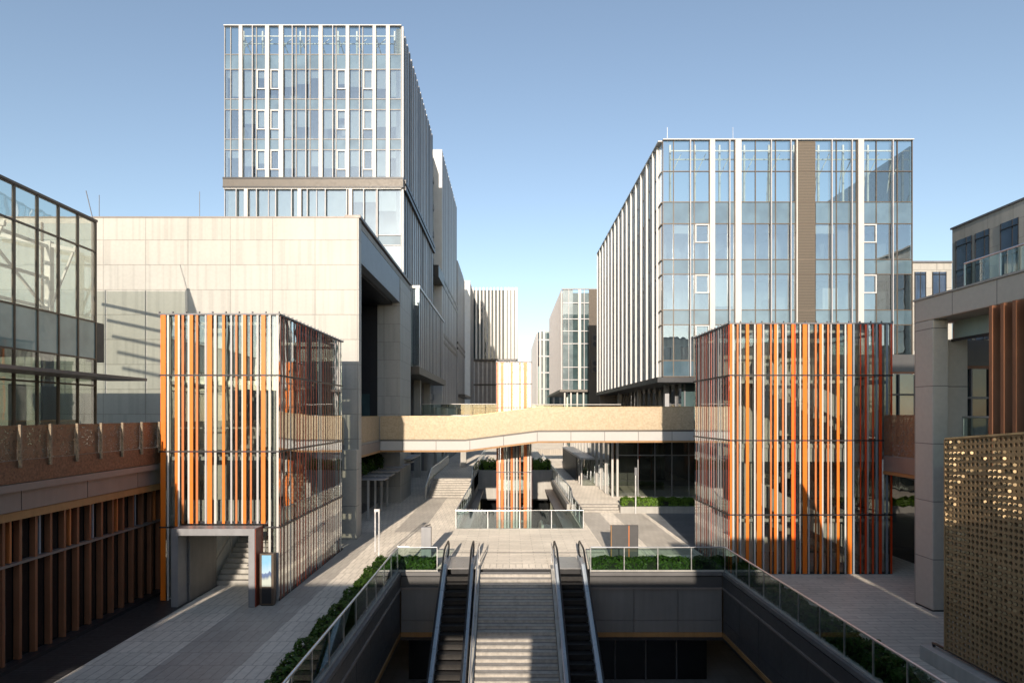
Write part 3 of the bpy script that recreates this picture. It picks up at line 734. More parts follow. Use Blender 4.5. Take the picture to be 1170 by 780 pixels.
# ------------------------------------------------------------------ curtain wall
def curtain(t, P, d, nrm, segs, rows, mull='bronze', mw=.05, core_d=2.2, blinds=.6, openers=(), seed=1, spm='g_spandrel', top=True, transoms=True, fin_proud=.22, core=True, minor=()):
    """P origin (x,y), d along dir (dx,dy), nrm outward; segs [(s0,s1,kind)], rows [(z0,z1,kind)]"""
    r = random.Random(seed)
    def F(s, o): return (P[0]+d[0]*s+nrm[0]*o, P[1]+d[1]*s+nrm[1]*o)
    def bx(nm, m, s0, s1, o0, o1, z0, z1, **k):
        a, c = F(s0, o0), F(s1, o1); return t.box(nm, m, a[0], c[0], a[1], c[1], z0, z1, **k)
    ztop, zbot = max(q[1] for q in rows), min(q[0] for q in rows)
    s_min, s_max = segs[0][0], segs[-1][1]
    for (s0, s1, k) in segs:
        if k == 'w': bx('fin', M['cream'], s0, s1, -.03, fin_proud, zbot, ztop-.01); continue
        if k == 'l': bx('louvre_panel', M['louvre'], s0+.03, s1-.03, -.05, .03, zbot, ztop-.06); continue
        for (z0, z1, rk) in rows:
            if rk == 'v':
                pn = bx('window', M['g_office'], s0+.02, s1-.02, -.03, -.01, z0+.02, z1-.02)
                if r.random() < blinds:
                    h = r.choice((.25,.45,.55,.62,.9,1.0)); 
                    a, c = F(s0+.05, -.22), F(s1-.05, -.18)
                    t.part('blind', MB().box(a[0], c[0], a[1], c[1], z1-.05-(z1-z0-.1)*h, z1-.05), M['blind'], parent=pn)
            elif rk == 's': bx('spandrel', M[spm], s0+.02, s1-.02, -.04, -.012, z0+.02, z1-.02)
            elif rk == 'p': bx('parapet_glass', M['g_parapet'], s0+.02, s1-.02, -.03, -.01, z0+.02, z1-.02)
        bx('mullion', M[mull], s1-mw/2, s1+mw/2, -.08, .06, zbot, ztop-.012)
    for s in minor: bx('slim_fin', M['pale_fin'], s-.035, s+.035, .062, .26, zbot, ztop-.02)
    bx('mullion', M[mull], s_min-mw/2, s_min+mw/2, -.08, .06, zbot, ztop-.012)
    if transoms:
        for z in sorted({q[0] for q in rows}): bx('transom', M[mull], s_min+.01, s_max-.01, -.07, .035, z-.03, z+.03)
    bx('top_rail', M['white'], s_min-.03, s_max+.03, -.1, .24, ztop-.008, ztop+.07)
    for (s0, s1, z0, z1) in openers:
        b = bx('window_frame', M['white'], s0, s1, .0, .08, z1-.09, z1)
        for q in ((s0, s1, z0, z0+.09), (s0, s0+.08, z0+.091, z1-.091), (s1-.08, s1, z0+.091, z1-.091)):
            a, c = F(q[0], .0), F(q[1], .08); t.part('sash', MB().box(a[0], c[0], a[1], c[1], q[2], q[3]), M['white'], parent=b)
    if core:
        zz = [q for q in rows if q[2] in 'vs']
        zt = max(q[1] for q in zz)
        bx('inner_wall', M['core'], s_min+.2, s_max-.2, -core_d-.1, -core_d, zbot, zt)
        for (z0, z1, rk) in rows:
            if rk == 'v':
                for q in range(int((s_max-s_min)/4.2)):
                    a0 = s_min+1+q*4.2+r.uniform(-.8,.8); wd = r.uniform(.5, 1.8)
                    bx('partition', M[r.choice(('inner_pale','fin_grey','bluegrey'))], a0, a0+wd, -core_d+.05, -r.uniform(.8,1.7), z0+.05, z1-(r.choice((.05,.9,1.6))))
            if rk == 's': bx('floor_slab', M['slab'], s_min+.15, s_max-.15, -core_d+.01, -.25, z0+.1, z1-.05)

def truss(t, x0, x1, y, z0, z1, n, r_=.07):
    for i in range(n):
        a = x0+(x1-x0)*i/(n-1)
        b = MB(); b.obox((a,y,z0),(a,y,z1), .14, .14, (0,1,0)); t.part('roof_post', b, M['steel_white'])
        b = MB(); b.obox((a,y+.02,z1-.5),(a+.7,y+2.2,z0), .08, .08); t.part('roof_brace', b, M['steel_white'])
        b = MB(); b.obox((a,y,(z0+z1)/2),(a+.9,y,z1-.7), .06, .06, (0,1,0)); t.part('roof_brace', b, M['steel_white'])
    for z in (z1-.55, z1-1.25): t.box('roof_beam', M['steel_white'], x0, x1, y-.12, y-.06, z, z+.1)

# --- tall left tower
YT = 54.5; kT = YT/700
def pT(x): return px(x, kT)
def zT(y): return 7+(473-y)*kT
E = [257,263.8,('w',274,278),293.2,('w',304,308.4),('w',319.6,324.4),338.6,354.4,('w',365,369.3),384.2,('w',395.8,399.6),414.6,('w',426.4,430),('w',441.6,445.8),458.6]
segs = []; cur = None
X0 = pT(257)
for e in E:
    if isinstance(e, tuple):
        segs.append((pT(cur)-X0, pT(e[1])-X0, 'g')); segs.append((pT(e[1])-X0, pT(e[2])-X0, 'w')); cur = e[2]
    else:
        if cur is not None: segs.append((pT(cur)-X0, pT(e)-X0, 'g'))
        cur = e
segs = [s for s in segs if s[1]-s[0] > .05]
t = Thing('office_tower', 'tall glass office tower with cream fins rising behind the beige stone block', 'office tower', (-17, 65, 0))
zb = [31, 62.5, 79.6, 113.5, 125.5, 159.3, 171.3, 204]
rows = [(zT(b_), zT(a), k) for a, b_, k in zip(zb[:-1], zb[1:], 'psvsvsv')]
ops = []
for a, c in ((293.8,303.8),(309.4,319.4),(385,395.4),(415.4,426)):
    for y in (80, 126, 171.8): ops.append((pT(a)-X0, pT(c)-X0, zT(y+22.5), zT(y)))
curtain(t, (X0, YT), (1,0), (0,-1), segs, rows, blinds=.85, openers=ops, seed=4, minor=[pT(v)-X0 for v in (289.6,335,350.4,381,411.4)], mull='mullion_grey', mw=.07, spm='g_spandrel_pale')
t.box('belt', M['taupe'], X0-.05, -9.4, YT-.3, YT+.3, zT(215.5), zT(204.2)); t.box('belt_trim', M['dark'], X0-.06, -9.38, YT-.34, YT-.301, zT(206), zT(204)); t.box('belt_trim', M['dark'], X0-.06, -9.38, YT-.34, YT-.301, zT(215.8), zT(214.3))
E2 = [257,('w',280,284),307,('w',341,345),362,('w',399,403),430,458.6]
segs = []; cur = None
for e in E2:
    if isinstance(e, tuple):
        segs.append((pT(cur)-X0, pT(e[1])-X0, 'g')); segs.append((pT(e[1])-X0, pT(e[2])-X0, 'w')); cur = e[2]
    else:
        if cur is not None: segs.append((pT(cur)-X0, pT(e)-X0, 'g'))
        cur = e
curtain(t, (X0, YT), (1,0), (0,-1), segs, [(22.9,26.95,'v'),(22,22.85,'s'),(18.2,22,'v'),(17,18.15,'s'),(13,17,'v')], blinds=.8, seed=8, mull='pale_fin', minor=[1.1,2.9,4.6,6.0,7.4,9.0,10.9,12.4,13.6], core=True)
truss(t, X0+1, -10.5, YT+1.6, zT(62.5), zT(33)+.75, 9)
t.box('roof', M['slab'], X0+.1, -9.6, YT+.3, 76.2, zT(64.5), zT(62.5)-.01)
t.box('far_wall', M['fin_grey'], X0-.0, X0+.2, YT+.1, 76.3, 0, zT(62.5)); t.box('rear_wall', M['fin_grey'], X0+.2, -9.8, 76.1, 76.35, 0, zT(32))
t.box('corner_post', M['white'], -9.55, -9.42, YT-.05, YT+.08, 12, zT(31))
# street side of the tower
def finned(t, X, y0, y1, z0, z1, n, seed, back=None, xd=1, belts=(), m1='fin_grey', m2='g_teal', wr=.55, proud=.28, top='white', m3='fin_grey_dark'):
    r = random.Random(seed); st = (y1-y0)/n
    t.box('side_wall', M[m3], X-xd*.35, X-xd*.06, y0+.02, y1-.02, z0, z1-.1)
    for i in range(n):
        a = y0+i*st; w_ = st*(wr+r.uniform(-.14,.14))
        t.box('fin', M[m1 if r.random() < .82 else m3], X-xd*.05, X+xd*proud, a+.02, a+w_, z0, z1)
        t.box('slot_window', M[m2], X-xd*.055, X-xd*.02, a+w_+.02, a+st-.0, z0, z1-.05)
    for z in belts: t.box('belt', M['dark'], X+xd*.0, X+xd*(proud+.06), y0, y1, z, z+.45)
finned(t, -9.75, YT+.1, 76.4, 27.0+.95, zT(31), 18, 3)
finned(t, -9.75, YT+.1, 76.4, 12.0, 27.0, 16, 5)
t.box('belt', M['dark'], -9.8, -9.25, YT+.31, 76.4, 27.0, 27.35); t.box('belt', M['taupe'], -9.8, -9.35, YT+.31, 76.4, 27.36, 27.6); t.box('belt', M['dark'], -9.8, -9.25, YT+.31, 76.4, 27.61, 27.94)
# glass volume hanging out below
t.part('bay_glass', MB().box(-9.3, -8.5, 57.9, 57.95, 11.6, 18.9), M['g_office'])
t.box('bay_frame', M['white'], -9.35, -8.45, 57.84, 80, 18.9, 19.15)
finned(t, -8.78, 57.96, 80, 11.5, 18.88, 17, 11, m1='fin_grey', wr=.6, proud=.24)
t.box('bay_core', M['blind'], -9.3, -9.15, 58.0, 79.9, 11.5, 18.9)
t.box('bay_soffit', M['taupe'], -12.5, -8.5, 57.9, 82, 10.8, 11.5)
t.box('base_wall', M['black_wall'], -12.7, -12.5, 54, 82, 0, 10.8)
for y in (60, 68, 76): t.box('pillar', M['concrete_plain'], -10.6, -9.9, y, y+.8, 0, 10.79)

# --- the long block further down the left side
t = Thing('office_block', 'grey finned office block down the left side of the street, beyond the tall tower', 'office block', (-16, 98, 0))
t.box('recess_glass', M['g_teal'], -10.9, -10.7, 76.6, 86.3, 8, 43.2)
for k in range(9): t.box('recess_floor', M['fin_grey_dark'], -10.69, -10.62, 76.6, 86.3, 9+k*3.8, 9.8+k*3.8)
t.box('front_wall', M['white'], -22, -9.5, 86.4, 86.7, 0, 44.3)
finned(t, -9.75, 86.71, 111, 8, 44.2, 16, 21, wr=.68, belts=(25.2, 26.2, 17.2, 18.2))
t.box('base', M['concrete_plain'], -10.3, -9.5, 80.2, 111, 0, 7.9)
for k in range(5): t.box('base_opening', M['g_dark'], -9.49, -9.44, 86+k*4.9, 88.6+k*4.9, 1, 6.8)
t.box('canopy', M['taupe'], -9.4, -8.3, 84, 92, 8.0, 8.4)
t.box('recess_box', M['dark'], -10.6, -9.3, 80.5, 87, 25.1, 26.6)
t = Thing('office_block', 'lower grey finned block further along the left side of the street', 'office block', (-16, 121, 0))
finned(t, -9.75, 112.6, 130.4, 2, 35.2, 10, 31, wr=.7, belts=(19.9, 18.9)); t.box('front_wall', M['concrete_plain'], -22, -9.8, 112.3, 112.6, 0, 35.2)
t.box('canopy', M['dark'], -9.4, -8.2, 113, 131, 10.2, 10.7)
for k in range(4): t.box('base_opening', M['g_dark'], -9.46, -9.4, 113+k*4.4, 115.6+k*4.4, 2, 8)
t = Thing('office_block', 'narrow pale end block at the far end of the left side, beside the striped tower', 'office block', (-15, 150, 0))
t.box('front_wall', M['white'], -20, -8.6, 134, 134.4, 0, 36.2); finned(t, -8.85, 134.41, 148, 0, 36, 7, 33, wr=.5)

# --- striped tower closing the street
t = Thing('office_tower', 'distant white and black striped tower closing the end of the street', 'office tower', (-4, 155, 0))
t.box('body', M['g_far'], -8.8, 1.3, 150.3, 165, 20.6, 37.4)
n = 12
for i in range(n+1):
    x = -9+10.5*i/n; dense = i > 8
    t.box('fin', M['cream'], x-.16, x+(.5 if dense else .24), 149.9, 150.29, 20.5, 38)
t.part('corner', MB().prism([(1.3,150.3),(1.9,150.8),(2.1,152),(2.1,165),(1.31,165)], 'z', 20.5, 38), M['white'])
t.box('belt', M['dark'], -9, 1.7, 149.85, 165, 20.0, 20.5)
t.box('podium', M['fin_grey_dark'], -9, 1, 150.5, 164, 1.3, 19.99)
for i in range(9): t.box('podium_fin', M['fin_grey'], -8.8+i*1.05, -8.45+i*1.05, 150.2, 150.49, 1.3, 19.9)
for z in (8.3, 14): t.box('belt', M['dark'], -9.05, 1.02, 150.15, 150.19, z, z+.4)

# --- right office block
YB = 48.0; kB = YB/700
def pB(x): return px(x, kB)
def zB(y): return 7+(473-y)*kB
t = Thing('office_block', 'large glass office block with cream fins and a brown louvre strip, right of the street', 'office block', (22, 60, 0))
E = [757.3,769.5,793,('w',810.3,816),839.2,('w',840,846),863,886,908.6,('l',910,932),955.5,978.5,('w',979,985.4),1001,1025,1042]
segs = []; cur = None; XB = pB(757.3)
for e in E:
    if isinstance(e, tuple):
        if pB(e[1])-pB(cur) > .04: segs.append((pB(cur)-XB, pB(e[1])-XB, 'g' if e[1]-cur > 3 else 'w'))
        segs.append((pB(e[1])-XB, pB(e[2])-XB, e[0])); cur = e[2]
    else:
        if cur is not None: segs.append((pB(cur)-XB, pB(e)-XB, 'g'))
        cur = e
zr = [28.4,26,23.6,21.9,19.1,17.95,15.15,14.0,11.2,9.95]
rows = [(b_, a, k) for a, b_, k in zip(zr[:-1], zr[1:], 'ppsvsvsvs')]
ops = []
for a, c in ((794.2,810),(985.6,1001)):
    for z in (21.85, 17.9, 13.95): ops.append((pB(a)-XB, pB(c)-XB, z-1.45, z))
curtain(t, (XB, YB), (1,0), (0,-1), segs, rows, blinds=.16, openers=ops, seed=12, core_d=3.0, minor=[pB(v)-XB for v in (788,832.7,880,902.4,949,971.9,1018.4)])
truss(t, 13, 31, YB+1.6, 23.6, 28.75, 10)
t.box('roof', M['slab'], 12.2, 31.3, YB+.2, 82, 23.3, 23.58)
# street side
n = 15
for i in range(n):
    a = YB+.1+(82-YB-.1)*i/n; c = YB+.1+(82-YB-.1)*(i+1)/n
    t.box('side_glass', M['g_side'], 12.0, 12.04, a+.03, c-.03, 9.95, 23.6)
    t.box('parapet_glass', M['g_parapet'], 12.0, 12.03, a+.03, c-.03, 23.65, 28.4)
    t.box('side_fin', M['white'], 11.7, 11.98, c-.13, c+.0, 9.9, 28.5)
    t.box('side_fin', M['white'], 11.8, 11.98, (a+c)/2-.05, (a+c)/2+.05, 9.9, 28.42)
for z in (11.2, 14.0, 15.15, 17.95, 19.1, 21.9, 23.6, 26.0): t.box('transom', M['bronze'], 11.93, 11.99, YB+.1, 82, z-.04, z+.04)
t.box('side_core', M['core'], 12.3, 12.5, YB+3.2, 82, 9.95, 23.3)
t.box('top_rail', M['white'], 11.7, 12.1, YB+.2, 82, 28.41, 28.5)
t.box('soffit', M['dark'], 11.6, 31.4, YB-.05, 82, 9.5, 9.9)
for x in (763.5, 839):
    t.part('lightning_rod', MB().tube([(pB(x),YB+.3,28.4),(pB(x),YB+.3,29.6)], .02, 5), M['steel'])
t.box('right_wall', M['g_teal'], 31.4, 31.5, YB+.1, 82, 0, 28)
t.box('rear_wall', M['fin_grey_dark'], 12.1, 31.3, 82.05, 82.3, 0, 28.4)
# recessed lower storey at deck level
t.box('deck', M['concrete_plain'], 12.5, 40, 45.4, 82, 5.15, 5.8)
t.box('lower_glass', M['g_teal'], 14.2, 31.3, 50.6, 50.7, 5.8, 9.5); t.box('lower_glass', M['g_teal'], 14.2, 14.3, 50.7, 82, 5.8, 9.5)
for i in range(13):
    t.box('lower_mullion', M['fin_grey_dark'], 14.4+i*1.3, 14.5+i*1.3, 50.45, 50.59, 5.8, 9.5)
    t.box('lower_mullion', M['fin_grey_dark'], 14.06, 14.19, 52+i*2.3, 52.12+i*2.3, 5.8, 9.5)
for y in (51.2, 62, 73): t.box('pillar', M['fin_grey'], 13.0, 13.35, y, y+.5, 5.8, 9.5)
# --- shop at ground level
t = Thing('glass_shop', 'double-height dark glass shop front under the right office block', 'shop', (15, 49, .45))
t.box('glass', M['g_hall'], 8.3, 20, 48.8, 48.83, .47, 5.1); t.box('side_glass', M['g_hall'], 8.0, 8.03, 49.2, 80, .47, 5.1)
t.box('back_wall', M['grey_panel'], 8.4, 20, 56, 56.2, .46, 5.1); t.box('inner_floor', M['pave_dark'], 8.2, 20, 48.9, 56, .455, .47)
t.box('header', M['dark'], 7.95, 20, 48.7, 80, 5.11, 5.6)
for x in (8.1, 8.5): t.box('corner_post', M['cream'], x, x+.16, 48.6, 48.78, .45, 5.1)
for i in range(7): t.box('mullion', M['fin_grey'], 10.2+i*1.35, 10.26+i*1.35, 48.7, 48.79, .47, 5.1)
t.box('transom', M['fin_grey'], 8.7, 20, 48.69, 48.78, 3.7, 3.78)
for i in range(11): t.box('mullion', M['cream'], 7.88, 7.99, 50.6+i*2.7, 50.75+i*2.7, .47, 5.1)
t = Thing('canopy', 'white flat canopy box against the side of the shop front', 'canopy', (7.3, 65, .45))
t.box('roof', M['white'], 6.5, 7.85, 56, 75, 2.85, 3.02); t.box('side_panel', M['dark'], 6.52, 6.6, 60, 75, .5, 2.84)
for y in (56.1, 58.0): t.box('post', M['cream'], 6.55, 6.67, y, y+.12, .45, 2.84)
t.box('front_glass', M['g_hall'], 6.7, 7.84, 56.1, 56.13, .47, 2.84)
t = Thing('lamp_post', 'slim steel post before the shop front hedge', 'lamp post', (8.9, 43.2, 0))
t.box('pole', M['steel'], 8.86, 8.94, 43.16, 43.24, 0, 3.2); t.box('lamp_head', M['fin_grey_dark'], 8.82, 8.98, 43.12, 43.28, 2.7, 3.25)

# --- distant right blocks
t = Thing('office_block', 'distant pale office block with green glass and fan boxes, right of the street', 'office block', (13, 115, 0))
t.box('body', M['g_teal'], 9.3, 20, 107.2, 140, 11.3, 28.2); t.box('front_glass', M['g_pale'], 9.3, 11.1, 107.0, 107.19, 11.3, 28.7); t.box('front_fin', M['pale_fin'], 10.3, 10.4, 106.85, 106.99, 11.3, 28.7)
t.box('front_fin', M['cream'], 12.0, 12.5, 106.8, 107.15, 11.3, 28.7); t.box('louvre_panel', M['louvre'], 13.9, 15.9, 106.9, 107.18, 5.6, 28.7)
t.box('gap', M['dark'], 15.9, 17, 106.9, 107.18, 5.6, 28.7)
for z in (13.0, 15.2, 19.3, 21.5, 23.6, 26.4): t.box('transom', M['fin_grey'], 9.3, 13.9, 106.9, 106.98, z-.07, z+.07)
t.box('front_fin', M['pale_fin'], 13.0, 13.12, 106.85, 107.15, 11.3, 28.7); t.box('top_rail', M['fin_grey_dark'], 9.1, 16, 106.8, 107.1, 28.71, 28.9)
for z in (14.2, 18.6):
    t.box('fan_box', M['taupe'], 14.3, 15.6, 106.7, 106.89, z, z+2.3, )
    for q in (.6, 1.65): 
        t.part('fan', MB().prism([(14.95+.42*math.cos(a*.5236), z+q+.42*math.sin(a*.5236)) for a in range(12)], 'y', 106.62, 106.69), M['dark'])
for i in range(18): t.box('side_fin', M['pale_fin'], 9.0, 9.28, 107.4+i*1.8, 108.2+i*1.8, 11.3, 28.7)
t.box('soffit', M['taupe'], 8.8, 20, 107, 141, 10.9, 11.29); t.box('lower_glass', M['g_teal'], 10.4, 20, 108.6, 108.7, 1.3, 10.9)
for i in range(6): t.box('pillar', M['cream'], 9.6+i*1.1, 9.85+i*1.1, 107.6, 107.85, 1.3, 10.89)
t = Thing('office_block', 'farthest pale rounded office block at the right end of the street', 'office block', (9, 170, 0))
t.part('body', MB().prism([(7.1,152.2),(7.4,150.6),(8.6,150),(14,150),(14,195),(7.1,195)], 'z', 9.5, 27.3), M['g_pale'])
for i in range(14): t.box('side_fin', M['pale_fin'], 6.8, 7.09, 153.2+i*2.9, 154.4+i*2.9, 9.5, 27.4)
for x in (7.3, 8.2, 10.6, 12.2): t.box('front_fin', M['cream'], x, x+.5, 149.6, 149.95, 9.5, 27.4)
for z in (13, 17, 21, 25): t.box('transom', M['fin_grey'], 7.2, 14, 149.8, 149.89, z, z+.3)
for i in range(7): t.box('slot_window', M['g_teal'], 7.0, 7.08, 153.5+i*5.6, 154.4+i*5.6, 9.6, 27)
t.box('lower_glass', M['g_teal'], 8.4, 14, 151, 195, 1.3, 9.49)
t.box('slot_window', M['g_teal'], 9.2, 10.2, 149.9, 149.99, 9.6, 27)

# ------------------------------------------------------------------ left glass hall
t = Thing('glass_hall', 'glass hall with white inner steelwork at the left edge, on the raised deck', 'building', (-22, 18, 5.3))
XG = -18.9; YG = 27.97
ys = [YG]; 
while ys[-1] > 2: ys.append(ys[-1]-(1.15 if len(ys) < 9 else 2.3))
zl = [15.75, 14.4, 11.2, 9.5]
for i in range(len(ys)-1):
    a, c = ys[i+1], ys[i]
    for j, (zt_, zb_) in enumerate(zip(zl[:-1], zl[1:])):
        if j == 2 and i % 2: continue
        a2 = ys[min(i+2, len(ys)-1)] if j == 2 else a
        t.box('window', M['g_frost'] if j == 2 else M['g_hall'], XG-.02, XG, a2+.02, c-.02, zb_+.02, zt_-.02)
    t.box('window', M['g_hall'], XG-.02, XG, a+.02, c-.02, 5.35, 9.46)
    t.box('mullion', M['bronze'], XG-.07, XG+.05, c-.03, c+.03, 5.3, 15.74)
for z in zl + [8.3]: t.box('transom', M['bronze'], XG-.06, XG+.04, ys[-1], YG-.035, z-.035, z+.035)
t.box('top_rail', M['bronze'], XG-.1, XG+.08, ys[-1], YG+.05, 15.76, 15.86)
for i in range(5):
    x = XG-.1-i*2.3
    t.box('end_glass', M['g_hall'], x-2.25, x, YG-.02, YG, 5.35, 15.7); t.box('end_mullion', M['bronze'], x-.05, x+.01, YG-.06, YG+.06, 5.3, 15.74)
for y in (27.0, 23.2, 19.4, 15.6, 11.8):
    t.box('column', M['steel_white'], XG-1.5, XG-1.25, y-.12, y+.12, 5.3, 14.6)
    b = MB(); b.obox((XG-.2,y,14.2),(XG-5,y,15.2), .12, .16); t.part('roof_beam', b, M['steel_white'])
    b = MB(); b.obox((XG-1.35,y,11.6),(XG-.3,y+.1,14.4), .08, .08); t.part('brace', b, M['steel_white'])
    b = MB(); b.obox((XG-1.35,y,11.4),(XG-1.35,y-3.6,14.2), .09, .09); t.part('brace', b, M['steel_white'])
for z in (11.6, 12.9, 14.3): t.box('tie_beam', M['steel_white'], XG-1.45, XG-1.33, 4, 27, z, z+.12)
t.box('inner_floor', M['slab'], XG-9, XG-.1, 4, 27.9, 9.6, 9.9)
t.box('inner_wall', M['core'], XG-7.0, XG-6.8, 4, 27.9, 5.3, 9.6)
for k in range(8): t.box('curtain', M['slab'], XG-.9, XG-.8, 14+k*1.7, 14.8+k*1.7, 5.35, 8.2)
t.box('canopy', M['mauve'], XG+.06, -17.0, 8, 28.75, 8.55, 8.68)
t.box('side_box', M['dark'], XG-.5, XG+.0, YG+.1, YG+.6, 9.4, 11.2)
t.part('antenna', MB().tube([(-18.95,27.9,15.8),(-19.35,28.0,17.2)], .02, 5), M['fin_grey_dark'])

# ------------------------------------------------------------------ left raised deck and brown shop fronts
t = Thing('shop_row', 'dark shop front with rust-brown vertical fins beneath the left deck', 'shop', (-14, 20, 0))
t.box('glass', M['g_dark'], -14.05, -13.95, 2, 34.9, .02, 4.1)
y = 2.3; i = 0
while y < 34.6:
    t.box('fin', M['brown_fin'], -13.93, -13.76, y-.045, y+.045, .12, 4.09)
    if i % 4 == 1: t.box('accent_blade', M['orange_dk'], -13.93, -13.75, y+.18, y+.25, 2.9, 4.09)
    if i % 4 == 3: t.box('pale_blade', M['bluegrey'], -13.93, -13.8, y+.16, y+.22, 2.9, 4.09)
    y += .575; i += 1
t.box('transom', M['mauve'], -13.94, -13.72, 2, 34.9, 2.8, 2.87)
t.box('plinth', M['dark'], -14.0, -13.55, 2, 34.9, .006, .11)
t = Thing('deck', 'raised deck with dark fascia along the left side of the plaza', 'deck', (-16, 18, 4.1))
t.box('slab', M['concrete_plain'], -30, -13.4, -4, 34.9, 5.0, 5.28); t.box('timber_trim', M['wood'], -13.75, -13.45, 2, 34.9, 4.11, 4.34)
y = 1.0
while y < 34.7:
    t.box('fascia_panel', M['mauve'], -13.5, -13.41, y+.01, min(y+2.62, 34.9), 4.36, 4.9); y += 2.64
t.box('cornice', M['mauve'], -13.6, -13.25, 1, 34.9, 4.92, 5.12)
t.box('soffit', M['dark'], -30, -13.6, -4, 34.9, 4.4, 4.5)
t.box('inner_wall', M['dark'], -30, -29.8, -4, 34.9, 0, 5)
t = Thing('mesh_fence', 'brown perforated mesh fence with pale posts on the left deck', 'fence', (-13.35, 18, 5.2))
t.box('base_board', M['perf_base'], -13.36, -13.30, 1, 34.8, 5.14, 5.75)
t.box('handrail', M['wood'], -13.40, -13.34, 1, 34.8, 6.62, 6.67)
y = 1.2
while y < 34.6:
    t.box('mesh_panel', M['perf_brown'], -13.345, -13.33, y+.02, min(y+1.08, 34.8), 5.76, 6.7)
    t.box('post', M['perf_post'], -13.29, -13.22, y-.03, y+.03, 5.55, 6.72, bevel=0)
    y += 1.1

# drains and covers in the paving
b = MB()
b.box(10.55, 10.67, 5, 26.5, .005, .009); b.box(-5.1, 4.8, 30.95, 31.05, .005, .009); b.box(-6.75, -3.4, 50.9, 51.05, .005, .009)
struct('drain_grating', b, M['dark'])
# ------------------------------------------------------------------ kiosk, poles, signs
t = Thing('display_kiosk', 'narrow bronze display kiosk with a lit blue poster beside the steel doorway', 'kiosk', (-8.85, 22.5, 0))
t.box('body', M['bronze'], -9.12, -8.6, 22.36, 22.6, .04, 1.92, bevel=.015); t.box('base', M['dark'], -9.08, -8.64, 22.4, 22.58, .001, .04)
t.box('poster', M['poster'], -9.03, -8.69, 22.345, 22.359, .72, 1.86)
t.box('lower_panel', M['dark'], -9.03, -8.69, 22.348, 22.359, .1, .68)
t = Thing('lamp_post', 'slim double-bar lamp post standing by the left hedge', 'lamp post', (-6.25, 29, 0))
t.box('pole', M['steel'], -6.20, -6.14, 28.97, 29.03, 0, 2.5); t.box('short_bar', M['steel'], -6.38, -6.32, 28.97, 29.03, .5, 2.38); t.box('lamp_head', M['steel'], -6.39, -6.13, 28.95, 29.05, 2.39, 2.52)
t = Thing('steel_pylon', 'plain brushed steel pylon beyond the left escalator', 'pylon', (-4.05, 30, 0))
t.box('body', M['fin_grey'], -4.3, -3.82, 29.85, 30.1, .0, 1.5, bevel=.01); t.part('sensor', MB().obox((-4.1,29.95,1.53),(-3.85,29.95,1.62), .06, .05), M['dark'])
t = Thing('sign_panel', 'square dark grey sign panel with an orange stripe behind the right railing', 'sign', (5.55, 29.5, 0))
t.box('body', M['grey_panel'], 4.92, 6.2, 29.45, 29.6, .03, 1.66, bevel=.01); t.box('stripe', M['orange_dk'], 5.72, 5.77, 29.43, 29.449, .03, 1.655)
t.box('edge', M['wood'], 4.88, 4.918, 29.44, 29.6, .02, 1.66); t.box('lower_board', M['grey_panel'], 5.1, 5.6, 29.435, 29.449, .1, 1.1)

# ------------------------------------------------------------------ right: concrete portal, fins, gold screen
t = Thing('concrete_portal', 'grey stone portal frame with a tall column at the right', 'portal', (15.5, 22, 0))
t.box('column', M['concrete'], 15.0, 15.55, 21.7, 22.7, .06, 10.35, bevel=.03); t.box('infill_wall', M['concrete'], 15.56, 16.6, 22.2, 22.69, .06, 9.7)
t.box('base', M['dark'], 15.02, 16.5, 21.75, 22.66, 0, .06)
t.part('beam', MB().box(15.0, 16.4, 4, 22.7, 10.36, 11.15), M['concrete'], bevel=.03)
t.box('beam_ledge', M['concrete_plain'], 14.96, 16.4, 4, 22.72, 11.152, 11.22)
t.box('inner_ceiling', M['dark'], 16.41, 24, 4, 22.6, 10.3, 10.5)
t = Thing('glass_box', 'glass transom box hung beneath the portal beam', 'glazing', (16.1, 19, 9.7))
for k in range(4): t.box('glass_pane', M['g_frost'], 16.0, 16.03, 22.1-(k+1)*2.0+.02, 22.1-k*2.0-.02, 9.72, 10.34)
t.box('frame', M['dark'], 15.97, 16.06, 14, 22.15, 9.62, 9.71)
glass_rail('glass balustrade on top of the concrete portal at the right edge', [(16.2,21.8,11.2),(16.2,6,11.2)], 1.15, 1.6, kerb=False)
glass_rail('short glass railing on the right deck behind the gold screen', [(16.0,21.6,5.2),(16.0,12,5.2)], 1.7, 2.2, kerb=False)
t = Thing('deck', 'right raised deck edge with dark fascia behind the gold screen', 'deck', (19, 17, 4.4))
t.box('slab', M['concrete_plain'], 16.2, 24, 4, 22.1, 5.0, 5.19); t.box('fascia', M['grey_panel_light'], 15.6, 16.19, 4, 21.68, 4.75, 5.18); t.box('lower_fascia', M['grey_panel'], 15.75, 16.19, 4, 21.68, 4.2, 4.74)
t.box('timber_trim', M['wood'], 15.8, 16.19, 4, 21.68, 4.08, 4.19); t.box('support_wall', M['dark'], 19, 19.2, 4, 22.1, 0, 5)
t = Thing('upper_shop', 'dark upper-level shop windows seen through the concrete portal', 'shop', (19, 24, 5.2))
t.box('fascia', M['grey_panel'], 16.7, 26, 24.0, 24.2, 8.9, 9.9); t.box('timber_trim', M['brown_fin'], 16.7, 26, 23.95, 24.1, 8.78, 8.89)
t.box('glass', M['g_far'], 16.7, 26, 24.05, 24.1, 5.2, 8.77)
for k in range(7): t.box('mullion', M['fin_grey_dark'], 17.3+k*.75, 17.36+k*.75, 23.95, 24.04, 5.2, 8.77)
t.box('transom', M['fin_grey_dark'], 16.7, 26, 23.94, 24.03, 7.6, 7.68)
t = Thing('fin_screen', 'row of tall rust-brown vertical fins at the right edge', 'screen', (14.6, 15, 5.2))
